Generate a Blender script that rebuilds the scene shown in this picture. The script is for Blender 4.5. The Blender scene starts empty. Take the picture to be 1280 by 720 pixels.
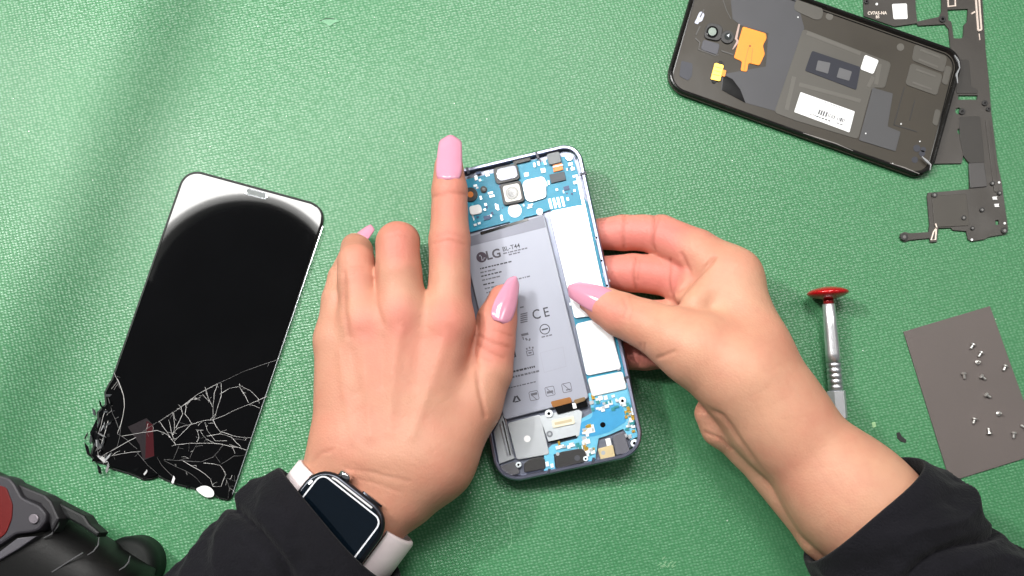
import bpy, math, random
import numpy as np
from mathutils import Vector, noise
from mathutils.geometry import tessellate_polygon
random.seed(7)
S = bpy.context.scene
COL = S.collection

# ------------------------------------------------------------------ camera, world, lamps, exposure
F = 1150.0                       # focal length in pixels of the 1280 wide photograph
TH = math.radians(11)            # tilt of the camera away from straight down
D = 0.476                        # metres from the lens to the mat centre
CAM = np.array([0, -D*math.sin(TH), D*math.cos(TH)])
FWD = np.array([0, math.sin(TH), -math.cos(TH)])
cam = bpy.data.cameras.new('camera'); cam.sensor_width = 36; cam.lens = 36*F/1280
cam.clip_start = 0.01; cam.clip_end = 20
camo = bpy.data.objects.new('camera', cam); COL.objects.link(camo)
camo.location = CAM; camo.rotation_euler = (TH, 0, 0); S.camera = camo
S.render.resolution_x = 1024; S.render.resolution_y = 576
S.view_settings.view_transform = 'Standard'; S.view_settings.look = 'None'
S.view_settings.exposure = .25; S.view_settings.gamma = 1; S.view_settings.use_curve_mapping = False
W = bpy.data.worlds.new('World'); S.world = W; W.use_nodes = True
bg = W.node_tree.nodes['Background']; bg.inputs[0].default_value = (.93, .97, 1, 1); bg.inputs[1].default_value = .12

def area(name, loc, target, size, power, col=(1, 1, 1), sy=None):
    l = bpy.data.lights.new(name, 'AREA'); l.shape = 'RECTANGLE' if sy else 'DISK'; l.size = size
    if sy: l.size_y = sy
    l.energy = power; l.color = col
    o = bpy.data.objects.new(name, l); COL.objects.link(o); o.location = loc
    o.rotation_euler = (Vector(target)-Vector(loc)).to_track_quat('-Z', 'Y').to_euler()
    return o
area('ceiling_panel_light', (.10, .62, 1.25), (0.02, 0, 0), .42, 12, (1, .98, .95), .42)
LAMP2 = (-.78, .42, .92)
area('desk_lamp_light', LAMP2, (-.12, 0, 0), .09, 8.5, (1, .99, .96))
area('right_bench_light', (.75, .30, .95), (.1, 0, 0), .30, 1.6, (1, .96, .90))
ARCH = dict(c=(-.400, .157), z=.85, r0=.153, r1=.265, L=28)

# ------------------------------------------------------------------ maths helpers
def ray(px, py):
    cx, cy = (px-640)/F, (360-py)/F
    return np.array([cx, cy*math.cos(TH)+math.sin(TH), cy*math.sin(TH)-math.cos(TH)])
class Plane:
    def __init__(s, p0, n):
        s.p0 = np.array(p0, float); s.n = np.array(n, float)/np.linalg.norm(n)
        s.e1 = np.cross([0, 1, 0], s.n); s.e1 /= np.linalg.norm(s.e1); s.e2 = np.cross(s.n, s.e1)
    def pt(s, px, py, h=0):                  # h in mm above the plane
        r = ray(px, py); t = (h*.001 + s.n@(s.p0-CAM))/(s.n@r); return CAM+t*r
MAT = Plane((0, 0, 0), (0, 0, 1))
def P(px, py, z): return MAT.pt(px, py, z)
def mmpx(p): return float((np.array(p)-CAM)@FWD)/F       # metres per pixel at point p
def to_px(v):
    d = v-CAM; dep = d@FWD; up = np.array([0, math.cos(TH), math.sin(TH)])
    return 640+F*d[:, 0]/dep, 360-F*(d@up)/dep
def C(r, g, b):
    f = lambda v: v/12.92 if v <= .04045 else ((v+.055)/1.055)**2.4
    return (f(r/255), f(g/255), f(b/255), 1)
def rnd(pts, r, n=5):
    """round the corners of a polygon; r one radius or one per corner"""
    out = []; N = len(pts)
    for i in range(N):
        a, p, b = [np.array(pts[j % N][:2], float) for j in (i-1, i, i+1)]
        ri = r[i] if isinstance(r, (list, tuple)) else r
        if ri <= 0: out.append(tuple(p)); continue
        da, db = a-p, b-p; la, lb = np.linalg.norm(da), np.linalg.norm(db)
        c = min(ri, la*.48, lb*.48); A = p+da/la*c; B = p+db/lb*c
        for k in range(n+1):
            t = k/n; out.append(tuple((1-t)**2*A+2*t*(1-t)*(p*.75+(A+B)/2*.25)+t*t*B))
    return out
def rect(cx, cy, w, h, ang=0):
    a = math.radians(ang); u = np.array([math.cos(a), -math.sin(a)]); v = np.array([math.sin(a), math.cos(a)])
    c = np.array([cx, cy]); return [tuple(c+sx*w/2*u+sy*h/2*v) for sx, sy in ((-1, -1), (1, -1), (1, 1), (-1, 1))]
def circ(cx, cy, r, n=18, ry=None):
    return [(cx+r*math.cos(2*math.pi*k/n), cy+(ry or r)*math.sin(2*math.pi*k/n)) for k in range(n)]

# ------------------------------------------------------------------ materials
MATS = {}
def mat(name, col, rough=.5, metal=0, var=.0, vscale=60, bump=0, bscale=400, coat=0, spec=.5, rvar=0, **kw):
    if name in MATS: return MATS[name]
    m = bpy.data.materials.new(name); m.use_nodes = True; nt = m.node_tree; b = nt.nodes['Principled BSDF']
    b.inputs['Base Color'].default_value = col; b.inputs['Roughness'].default_value = rough
    b.inputs['Metallic'].default_value = metal; b.inputs['Specular IOR Level'].default_value = spec
    b.inputs['Coat Weight'].default_value = coat
    tc = nt.nodes.new('ShaderNodeTexCoord')
    def nz(scale, det=4):
        n = nt.nodes.new('ShaderNodeTexNoise'); n.inputs['Scale'].default_value = scale; n.inputs['Detail'].default_value = det
        nt.links.new(tc.outputs['Object'], n.inputs['Vector']); return n
    if var or rvar:
        n = nz(vscale)
    if var:
        r = nt.nodes.new('ShaderNodeMix'); r.data_type = 'RGBA'
        r.inputs[6].default_value = tuple(c*(1-var) for c in col[:3])+(1,); r.inputs[7].default_value = tuple(min(1, c*(1+var)) for c in col[:3])+(1,)
        nt.links.new(n.outputs[0], r.inputs[0]); nt.links.new(r.outputs[2], b.inputs['Base Color'])
    if rvar:
        q = nt.nodes.new('ShaderNodeMapRange'); q.inputs[1].default_value = .35; q.inputs[2].default_value = .7
        q.inputs[3].default_value = max(.02, rough-rvar); q.inputs[4].default_value = rough+rvar
        nt.links.new(n.outputs[0], q.inputs[0]); nt.links.new(q.outputs[0], b.inputs['Roughness'])
    if bump:
        n2 = nz(bscale, 3); bp = nt.nodes.new('ShaderNodeBump'); bp.inputs['Strength'].default_value = bump; bp.inputs['Distance'].default_value = .0004
        nt.links.new(n2.outputs[0], bp.inputs['Height']); nt.links.new(bp.outputs[0], b.inputs['Normal'])
    MATS[name] = m; return m

def mat_green():
    m = bpy.data.materials.new('green_pebbled_vinyl'); m.use_nodes = True; nt = m.node_tree; b = nt.nodes['Principled BSDF']; L = nt.links.new
    tc = nt.nodes.new('ShaderNodeTexCoord')
    mp = nt.nodes.new('ShaderNodeMapping'); mp.inputs['Scale'].default_value = (1, 1.25, 1); mp.inputs['Rotation'].default_value = (0, 0, math.radians(-14)); L(tc.outputs['Object'], mp.inputs['Vector'])
    wn = nt.nodes.new('ShaderNodeTexNoise'); wn.inputs['Scale'].default_value = 14; L(tc.outputs['Object'], wn.inputs['Vector'])
    v = nt.nodes.new('ShaderNodeTexVoronoi'); v.feature = 'SMOOTH_F1'; v.inputs['Scale'].default_value = 560; v.inputs['Smoothness'].default_value = .35; v.inputs['Randomness'].default_value = .35
    L(mp.outputs[0], v.inputs['Vector'])
    n = nt.nodes.new('ShaderNodeTexNoise'); n.inputs['Scale'].default_value = 7; n.inputs['Detail'].default_value = 9; n.inputs['Roughness'].default_value = .62; L(tc.outputs['Object'], n.inputs['Vector'])
    mx = nt.nodes.new('ShaderNodeMix'); mx.data_type = 'RGBA'; mx.inputs[6].default_value = C(62, 121, 80); mx.inputs[7].default_value = C(76, 135, 93)
    L(n.outputs[0], mx.inputs[0])
    # highlight dots put into the colour: pebble tops lighter, gaps darker
    v2 = nt.nodes.new('ShaderNodeMapRange'); v2.inputs[1].default_value = .0; v2.inputs[2].default_value = .7; v2.inputs[3].default_value = 1.08; v2.inputs[4].default_value = .86
    L(v.outputs['Distance'], v2.inputs[0])
    mm = nt.nodes.new('ShaderNodeMix'); mm.data_type = 'RGBA'; mm.blend_type = 'MULTIPLY'; mm.inputs[0].default_value = 1
    L(mx.outputs[2], mm.inputs[6]); L(v2.outputs[0], mm.inputs[7]); L(mm.outputs[2], b.inputs['Base Color'])
    rr = nt.nodes.new('ShaderNodeMapRange'); rr.inputs[1].default_value = .3; rr.inputs[2].default_value = .7; rr.inputs[3].default_value = .34; rr.inputs[4].default_value = .44
    L(wn.outputs[0], rr.inputs[0]); L(rr.outputs[0], b.inputs['Roughness'])
    bp = nt.nodes.new('ShaderNodeBump'); bp.inputs['Strength'].default_value = .4; bp.inputs['Distance'].default_value = .0003; bp.invert = True
    dm = nt.nodes.new('ShaderNodeMapRange'); dm.interpolation_type = 'SMOOTHSTEP'; dm.inputs[1].default_value = .10; dm.inputs[2].default_value = .62; dm.inputs[3].default_value = 0; dm.inputs[4].default_value = 1
    L(v.outputs['Distance'], dm.inputs[0])
    L(dm.outputs[0], bp.inputs['Height']); L(bp.outputs[0], b.inputs['Normal'])
    sm = nt.nodes.new('ShaderNodeMapRange'); sm.inputs[3].default_value = 1.0; sm.inputs[4].default_value = .2; L(dm.outputs[0], sm.inputs[0]); L(sm.outputs[0], b.inputs['Specular IOR Level'])
    return m

def mat_skin(name, base, pink):
    m = bpy.data.materials.new(name); m.use_nodes = True; nt = m.node_tree; b = nt.nodes['Principled BSDF']; L = nt.links.new
    tc = nt.nodes.new('ShaderNodeTexCoord')
    at = nt.nodes.new('ShaderNodeAttribute'); at.attribute_name = 'tint'
    n = nt.nodes.new('ShaderNodeTexNoise'); n.inputs['Scale'].default_value = 55; n.inputs['Detail'].default_value = 5; L(tc.outputs['Object'], n.inputs['Vector'])
    a = nt.nodes.new('ShaderNodeMix'); a.data_type = 'RGBA'; a.inputs[6].default_value = tuple(c*.90 for c in base[:3])+(1,); a.inputs[7].default_value = tuple(c*1.10 for c in base[:3])+(1,)
    L(n.outputs[0], a.inputs[0])
    sp = nt.nodes.new('ShaderNodeSeparateColor'); L(at.outputs['Color'], sp.inputs[0])
    p = nt.nodes.new('ShaderNodeMix'); p.data_type = 'RGBA'; p.inputs[7].default_value = pink; L(a.outputs[2], p.inputs[6]); L(sp.outputs[0], p.inputs[0])
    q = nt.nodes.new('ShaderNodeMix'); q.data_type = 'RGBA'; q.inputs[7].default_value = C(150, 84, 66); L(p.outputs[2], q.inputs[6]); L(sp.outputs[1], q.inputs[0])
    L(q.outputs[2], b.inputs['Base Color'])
    n3 = nt.nodes.new('ShaderNodeTexNoise'); n3.inputs['Scale'].default_value = 26; n3.inputs['Detail'].default_value = 8; n3.inputs['Roughness'].default_value = .65; L(tc.outputs['Object'], n3.inputs['Vector'])
    m3 = nt.nodes.new('ShaderNodeMapRange'); m3.inputs[1].default_value = .42; m3.inputs[2].default_value = .68; m3.inputs[4].default_value = .5; L(n3.outputs[0], m3.inputs[0])
    q3 = nt.nodes.new('ShaderNodeMix'); q3.data_type = 'RGBA'; q3.inputs[7].default_value = C(188, 112, 94); L(q.outputs[2], q3.inputs[6]); L(m3.outputs[0], q3.inputs[0]); L(q3.outputs[2], b.inputs['Base Color'])
    b.inputs['Roughness'].default_value = .55; b.inputs['Specular IOR Level'].default_value = .38
    b.inputs['Subsurface Weight'].default_value = .12; b.inputs['Subsurface Radius'].default_value = (1, .35, .2); b.inputs['Subsurface Scale'].default_value = .004
    v = nt.nodes.new('ShaderNodeTexVoronoi'); v.inputs['Scale'].default_value = 900; L(tc.outputs['Object'], v.inputs['Vector'])
    n2 = nt.nodes.new('ShaderNodeTexNoise'); n2.inputs['Scale'].default_value = 260; n2.inputs['Detail'].default_value = 4; L(tc.outputs['Object'], n2.inputs['Vector'])
    ad = nt.nodes.new('ShaderNodeMath'); ad.operation = 'ADD'; L(v.outputs['Distance'], ad.inputs[0]); L(n2.outputs[0], ad.inputs[1])
    bp = nt.nodes.new('ShaderNodeBump'); bp.inputs['Strength'].default_value = .2; bp.inputs['Distance'].default_value = .0004
    L(ad.outputs[0], bp.inputs['Height']); L(bp.outputs[0], b.inputs['Normal'])
    return m

def mat_cloth():
    m = bpy.data.materials.new('black_knit'); m.use_nodes = True; nt = m.node_tree; b = nt.nodes['Principled BSDF']; L = nt.links.new
    tc = nt.nodes.new('ShaderNodeTexCoord')
    n = nt.nodes.new('ShaderNodeTexNoise'); n.inputs['Scale'].default_value = 35; n.inputs['Detail'].default_value = 5; L(tc.outputs['Object'], n.inputs['Vector'])
    a = nt.nodes.new('ShaderNodeMix'); a.data_type = 'RGBA'; a.inputs[6].default_value = C(13, 13, 16); a.inputs[7].default_value = C(22, 21, 27); L(n.outputs[0], a.inputs[0])
    L(a.outputs[2], b.inputs['Base Color']); b.inputs['Roughness'].default_value = .9; b.inputs['Specular IOR Level'].default_value = .15
    b.inputs['Sheen Weight'].default_value = .05; b.inputs['Sheen Roughness'].default_value = .5
    n2 = nt.nodes.new('ShaderNodeTexNoise'); n2.inputs['Scale'].default_value = 900; n2.inputs['Detail'].default_value = 3; L(tc.outputs['Object'], n2.inputs['Vector'])
    bp = nt.nodes.new('ShaderNodeBump'); bp.inputs['Strength'].default_value = .8; bp.inputs['Distance'].default_value = .0006; L(n2.outputs[0], bp.inputs['Height']); L(bp.outputs[0], b.inputs['Normal'])
    return m

# ------------------------------------------------------------------ object helpers
def origin(o):
    v = Vector((0, 0, 0))
    while o: v += o.location; o = o.parent
    return np.array(v)
def tag(o, label, cat, group=None):
    o['label'] = label; o['category'] = cat
    if group: o['group'] = group
    return o
def thing(name, label, cat, loc, group=None):
    o = bpy.data.objects.new(name, None); COL.objects.link(o); o.empty_display_size = .01; o.location = tuple(loc)
    return tag(o, label, cat, group)
def obj(name, verts, faces, m, parent=None, smooth=False, loc=None, label=None):
    """one mesh object from world-space vertices"""
    v = np.array(verts, float); off = origin(parent) if parent else np.zeros(3)
    if loc is not None: off = np.array(loc, float)
    me = bpy.data.meshes.new(name); me.from_pydata([tuple(x) for x in (v-off)], [], [tuple(int(i) for i in f) for f in faces]); me.update()
    if smooth: me.polygons.foreach_set('use_smooth', [True]*len(me.polygons))
    me.materials.append(m)
    o = bpy.data.objects.new(name, me); COL.objects.link(o)
    if parent: o.parent = parent
    elif loc is not None: o.location = tuple(loc)
    if label: o['label'] = label
    return o
def inset2(q, d):
    """inset a closed 2-D polygon by d (metres), either winding"""
    q = np.array(q); a = np.roll(q, 1, 0); b = np.roll(q, -1, 0)
    area_ = np.sum(q[:, 0]*b[:, 1]-b[:, 0]*q[:, 1]); sg = 1 if area_ > 0 else -1
    def nrm(e):
        l = np.linalg.norm(e, axis=1, keepdims=True); l[l < 1e-12] = 1; e = e/l; return np.stack([-e[:, 1], e[:, 0]], 1)*sg
    n1, n2 = nrm(q-a), nrm(b-q); m = n1+n2; mm = np.sum(m*m, 1, keepdims=True); mm[mm < .5] = .5
    return q+m*2/mm*d
def flat2(pl, pts, h):
    w = [pl.pt(x, y, h) for x, y in pts]; return np.array([[(p-pl.p0)@pl.e1, (p-pl.p0)@pl.e2] for p in w])
def lift(pl, q, h): return pl.p0+q[:, :1]*pl.e1+q[:, 1:2]*pl.e2+pl.n*(h*.001)
def sweep(pl, pts, prof, href, cap_top=True, cap_bot=True, closed=False):
    """rings of the outline at (inset mm, height mm) steps"""
    q = flat2(pl, pts, href); N = len(q)
    if np.sum(q[:, 0]*np.roll(q[:, 1], -1)-np.roll(q[:, 0], -1)*q[:, 1]) < 0: q = q[::-1]
    V = np.vstack([lift(pl, inset2(q, i*.001) if i else q, h) for i, h in prof]); Fs = []
    R = len(prof)
    for k in range(R if closed else R-1):
        k2 = (k+1) % R
        for i in range(N):
            j = (i+1) % N; Fs.append((k*N+i, k*N+j, k2*N+j, k2*N+i))
    if not closed:
        if cap_bot: Fs.append(tuple(range(N))[::-1])
        if cap_top: Fs.append(tuple(range((R-1)*N, R*N)))
    return V, Fs
def slab(name, pts, pl, h0, h1, m, parent=None, bev=0, label=None, loc=None, smooth=False):
    prof = [(0, h0), (0, h1)] if not bev else [(0, h0), (0, h1-bev), (bev*.3, h1-bev*.3), (bev, h1)]
    V, Fs = sweep(pl, pts, prof, h1)
    return obj(name, V, Fs, m, parent, smooth, loc, label)
def rim(name, pts, pl, prof, m, parent, href=0, label=None):
    V, Fs = sweep(pl, pts, prof, href, closed=True); return obj(name, V, Fs, m, parent, False, None, label)
def holed(name, outer, holes, pl, h0, h1, m, parent=None, loc=None):
    loops = [[pl.pt(x, y, h1) for x, y in l] for l in [outer]+holes]
    loc2 = [[Vector(((p-pl.p0)@pl.e1, (p-pl.p0)@pl.e2, 0)) for p in l] for l in loops]
    tri = tessellate_polygon(loc2); top = np.vstack(loops); n = len(top)
    V = np.vstack([top, top-pl.n*(h1-h0)*.001]); Fs = [t for t in tri]+[tuple(i+n for i in t[::-1]) for t in tri]
    k = 0
    for l in loops:
        N = len(l)
        for i in range(N): j = (i+1) % N; Fs.append((k+i, k+j, k+j+n, k+i+n))
        k += N
    o = obj(name, V, Fs, m, parent, False, loc)
    import bmesh
    bm = bmesh.new(); bm.from_mesh(o.data); bmesh.ops.recalc_face_normals(bm, faces=bm.faces); bm.to_mesh(o.data); bm.free()
    return o
def ribbon(name, line, w, pl, h, m, parent, th=.05, label=None):
    """thin raised line; w in px, one value or per point"""
    L = np.array(line, float); n = len(L); ws = [w]*n if np.isscalar(w) else w; a = []; b = []
    for i in range(n):
        t = L[min(i+1, n-1)]-L[max(i-1, 0)]; t /= (np.linalg.norm(t)+1e-9); nn = np.array([-t[1], t[0]])
        a.append(L[i]+nn*ws[i]/2); b.append(L[i]-nn*ws[i]/2)
    return slab(name, [tuple(x) for x in a+b[::-1]], pl, h, h+th, m, parent, label=label)
def multi(name, polys, pl, h0, h1, m, parent, label=None):
    """several little flat prisms that are one print or one part"""
    V = []; Fs = []; k = 0
    for p in polys:
        v, f = sweep(pl, p, [(0, h0), (0, h1)], h1); V.append(v); Fs += [tuple(i+k for i in q) for q in f]; k += len(v)
    return obj(name, np.vstack(V), Fs, m, parent, False, None, label)
def text(name, s, cx, cy, size, ang, pl, h, m, parent, sx=1, bold=0):
    cu = bpy.data.curves.new('t', 'FONT'); cu.body = s; cu.size = 1; cu.align_x = 'CENTER'; cu.align_y = 'CENTER'; cu.offset = bold; cu.resolution_u = 3
    o = bpy.data.objects.new('t', cu); COL.objects.link(o)
    dg = bpy.context.evaluated_depsgraph_get(); me = bpy.data.meshes.new_from_object(o.evaluated_get(dg))
    a = math.radians(ang); V = []
    for v in me.vertices:
        x, y = v.co.x*size*sx, v.co.y*size
        V.append(pl.pt(cx+x*math.cos(a)-y*math.sin(a), cy-x*math.sin(a)-y*math.cos(a), h))
    Fs = [tuple(p.vertices) for p in me.polygons]
    bpy.data.objects.remove(o); bpy.data.curves.remove(cu); bpy.data.meshes.remove(me)
    return obj(name, V, Fs, m, parent)
def lathe(name, a, b, prof, m, parent, n=24, loc=None, smooth=True, label=None):
    """prof: (distance along a->b in m, radius in m)"""
    a, b = np.array(a, float), np.array(b, float); d = (b-a)/np.linalg.norm(b-a)
    u = np.cross(d, [0, 0, 1]) if abs(d[2]) < .9 else np.cross(d, [1, 0, 0]); u /= np.linalg.norm(u); w = np.cross(d, u)
    V = []; Fs = []
    for s, r in prof:
        for k in range(n): t = 2*math.pi*k/n; V.append(a+d*s+(u*math.cos(t)+w*math.sin(t))*r)
    for i in range(len(prof)-1):
        for k in range(n): j = (k+1) % n; Fs.append((i*n+k, i*n+j, (i+1)*n+j, (i+1)*n+k))
    Fs.append(tuple(range(n))[::-1]); Fs.append(tuple(range((len(prof)-1)*n, len(prof)*n)))
    o = obj(name, V, Fs, m, parent, False, loc, label)
    if smooth: o.data.polygons.foreach_set('use_smooth', [len(p.vertices) == 4 for p in o.data.polygons])
    return o

# ------------------------------------------------------------------ material library
M_mat = mat_green()
M_black = mat('black_plastic', C(34, 33, 33), .45, var=.25, vscale=80, bump=.15, bscale=900)
M_dark = mat('charcoal_plastic', C(56, 52, 48), .42, var=.22, vscale=45, bump=.1, bscale=800, rvar=.08)
M_gloss = mat('black_gloss', C(10, 10, 11), .12, rvar=.05, vscale=50)
M_glass = mat('screen_glass', C(4, 4, 5), .03, var=.7, vscale=28, spec=.42)
M_silver = mat('brushed_silver', C(205, 206, 212), .28, 1, var=.08, vscale=300)
M_steel = mat('polished_steel', C(225, 225, 228), .16, 1)
M_frame = mat('lilac_grey_aluminium', C(158, 160, 182), .34, 1, var=.15, vscale=120)
M_white = mat('white_label', C(236, 236, 236), .55, var=.03)
M_shield = mat('tinned_shield', C(240, 240, 242), .38, .55, var=.02, vscale=200)
M_blue = mat('blue_circuit_board', C(14, 130, 160), .42, var=.22, vscale=220, bump=.3, bscale=1500)
M_blue2 = mat('pale_blue_circuit_board', C(96, 172, 200), .4, var=.25, vscale=200, bump=.3, bscale=1500)
M_solder = mat('solder_white', C(228, 236, 240), .35, .3)
M_copper = mat('copper_flex', C(196, 112, 46), .4, .2, var=.15, vscale=300)
M_orange = mat('orange_flex', C(246, 142, 12), .38, var=.07, vscale=160)
M_gold = mat('gold_contacts', C(236, 190, 84), .28, .85)
M_batt = mat('battery_wrap', C(146, 149, 161), .46, .2, var=.05, vscale=40, bump=.05, bscale=300)
M_batt2 = mat('battery_band', C(110, 112, 124), .4, .2, var=.05)
M_ink = mat('grey_ink', C(50, 50, 58), .6)
M_ink2 = mat('pale_ink', C(88, 88, 97), .6)
M_inkb = mat('barcode_ink', C(80, 80, 84), .6)
M_plate = mat('speaker_plate', C(176, 180, 184), .4, .5, var=.08, vscale=120)
M_red = mat('red_anodised', C(190, 22, 28), .2, .35, coat=.5)
M_nail = mat('mauve_nail_polish', C(206, 142, 164), .12, coat=.6, var=.06, vscale=90)
M_strap = mat('pale_pink_rubber', C(226, 212, 214), .55, var=.04)
M_cloth = mat_cloth()

# ------------------------------------------------------------------ the mat
def grid_mat():
    n = 60; xs = np.linspace(-.75, .75, n); ys = np.linspace(-.55, .65, n)
    V = [(x, y, 0) for y in ys for x in xs]; Fs = [(j*n+i, j*n+i+1, (j+1)*n+i+1, (j+1)*n+i) for j in range(n-1) for i in range(n-1)]
    o = obj('work_mat', V, Fs, M_mat, None, True); o['kind'] = 'structure'
    slab('tear_flap', rnd([(401, 26), (408, 23), (415, 24), (426, 26), (417, 29), (413, 33), (409, 31)], 2), MAT, .02, .35, mat('mat_tear', C(96, 150, 112), .5), o)
    slab('tear_slit', [(400, 25.5), (407, 22), (416, 22.6), (418, 24), (408, 24)], MAT, .02, .4, mat('mat_tear_dark', C(52, 88, 62), .7), o)
    ribbon('hair', [(634, 640), (637, 655), (640, 668), (639, 680), (635, 686)], .6, MAT, .02, mat('hair_pale', C(120, 170, 130), .5), o, .06)
    rs = random.Random(12)
    multi('scuff', [rect(832+rs.gauss(0, 5), 704+rs.gauss(0, 5), rs.uniform(3, 8), .7, 40+rs.uniform(-15, 15)) for _ in range(16)], MAT, .02, .05, mat('scuff_pale', C(126, 168, 128), .6), o)
    multi('scuff', [rect(765+rs.gauss(0, 7), 597+rs.gauss(0, 4), rs.uniform(2, 4), 1.0, 30+rs.uniform(-30, 30)) for _ in range(14)], MAT, .02, .05, mat('scuff_dark', C(44, 92, 58), .7), o)
    multi('dust', [circ(rs.uniform(0, 1280), rs.uniform(0, 720), rs.uniform(.4, .9), 6) for _ in range(70)], MAT, .02, .12, mat('dust_pale', C(190, 205, 192), .7), o)['kind'] = 'stuff'
grid_mat()

# arch-shaped bench lamp, overhead to the left, mirrored in the loose screen
def arch_lamp():
    cx, cy = ARCH['c']; z = ARCH['z']; r0, r1 = ARCH['r0'], ARCH['r1']
    root = thing('arch_lamp', 'white arch shaped bench lamp hanging above the cracked screen', 'lamp', (cx, cy, z))
    e = bpy.data.materials.new('lamp_diffuser'); e.use_nodes = True; nt = e.node_tree; nt.nodes.clear()
    em = nt.nodes.new('ShaderNodeEmission'); em.inputs[0].default_value = (1, .985, .96, 1); em.inputs[1].default_value = ARCH['L']
    ou = nt.nodes.new('ShaderNodeOutputMaterial'); nt.links.new(em.outputs[0], ou.inputs[0])
    def strip(za, zb, a, b):
        V = []; Fs = []; n = 40
        for k in range(n+1):
            t = math.radians(15+155*k/n)
            for r, zz in ((a, za), (b, za), (b, zb), (a, zb)): V.append((cx+r*math.cos(t), cy+r*math.sin(t), zz))
        for k in range(n):
            for q in range(4): r = (q+1) % 4; Fs.append((4*k+q, 4*k+r, 4*k+4+r, 4*k+4+q))
        Fs += [(3, 2, 1, 0), (4*n, 4*n+1, 4*n+2, 4*n+3)]
        return V, Fs
    V, Fs = strip(z, z+.01, r0, r1); obj('diffuser', V, Fs, e, root)
    V, Fs = strip(z+.012, z+.04, r0-.01, r1+.01); obj('housing', V, Fs, mat('lamp_housing', C(200, 200, 200), .5), root)
arch_lamp()

# arm of the camera stand, off to the left: its shadow crosses the mat
def stand_arm():
    root = thing('stand_arm', 'grey tubular arm of the camera stand beside the left of the mat', 'stand', P(-160, 300, 0))
    lp = np.array(LAMP2); q = [(290, -190), (225, 10), (120, 290), (20, 520), (-60, 700)]; pts = []
    for x, y in q: m = P(x, y, 0); pts.append(m+(lp-m)*(.235/lp[2]))
    for a, b in zip(pts[:-1], pts[1:]):
        L = float(np.linalg.norm(b-a)); lathe('tube', a, b, [(-.005, .004), (-.002, .0105), (0, .0125), (L, .0125), (L+.002, .0105), (L+.005, .004)], mat('stand_grey', C(90, 92, 96), .5), root, 20)
    a = pts[-1]; lathe('post', (a[0], a[1], 0), a, [(0, .03), (.006, .03), (.009, .011), (float(a[2]), .010)], mat('stand_grey', C(90, 92, 96), .5), root, 24)
stand_arm()

# ------------------------------------------------------------------ signed-distance bodies (hands and forearms)
BIG = np.float32(1.0)
class Field:
    def __init__(s, lo, hi, h):
        s.lo = np.array(lo); s.h = h; s.n = np.ceil((np.array(hi)-lo)/h).astype(int)+1
        s.ax = [(s.lo[i]+h*np.arange(s.n[i])).astype(np.float32) for i in range(3)]
    def new(s): return np.full(s.n, BIG, np.float32)
def smin(a, b, k):
    if k <= 0: return np.minimum(a, b)
    h = np.maximum(k-np.abs(a-b), 0)/k; return np.minimum(a, b)-h*h*k*.25
def add_cone(fd, arr, a, ra, b, rb, k):
    a, b = np.array(a), np.array(b); mrg = k+.004
    lo = np.minimum(a-ra, b-rb)-mrg; hi = np.maximum(a+ra, b+rb)+mrg
    i0 = np.clip(((lo-fd.lo)/fd.h).astype(int), 0, fd.n); i1 = np.clip(((hi-fd.lo)/fd.h).astype(int)+1, 0, fd.n)
    if np.any(i1 <= i0): return
    X = fd.ax[0][i0[0]:i1[0], None, None]; Y = fd.ax[1][None, i0[1]:i1[1], None]; Z = fd.ax[2][None, None, i0[2]:i1[2]]
    ab = b-a; L2 = float(ab@ab)+1e-12
    t = np.clip(((X-a[0])*ab[0]+(Y-a[1])*ab[1]+(Z-a[2])*ab[2])/L2, 0, 1)
    d = np.sqrt((X-a[0]-t*ab[0])**2+(Y-a[1]-t*ab[1])**2+(Z-a[2]-t*ab[2])**2)-(ra+(rb-ra)*t)
    sl = tuple(slice(i0[i], i1[i]) for i in range(3)); arr[sl] = smin(arr[sl], d.astype(np.float32), k)
def J(q): p = P(q[0], q[1], q[2]); return p, q[3]*mmpx(p)
def chain(fd, arr, pts, k=.0012):
    for a, b in zip(pts[:-1], pts[1:]):
        pa, ra = J(a); pb, rb = J(b); add_cone(fd, arr, pa, ra, pb, rb, k)
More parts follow.
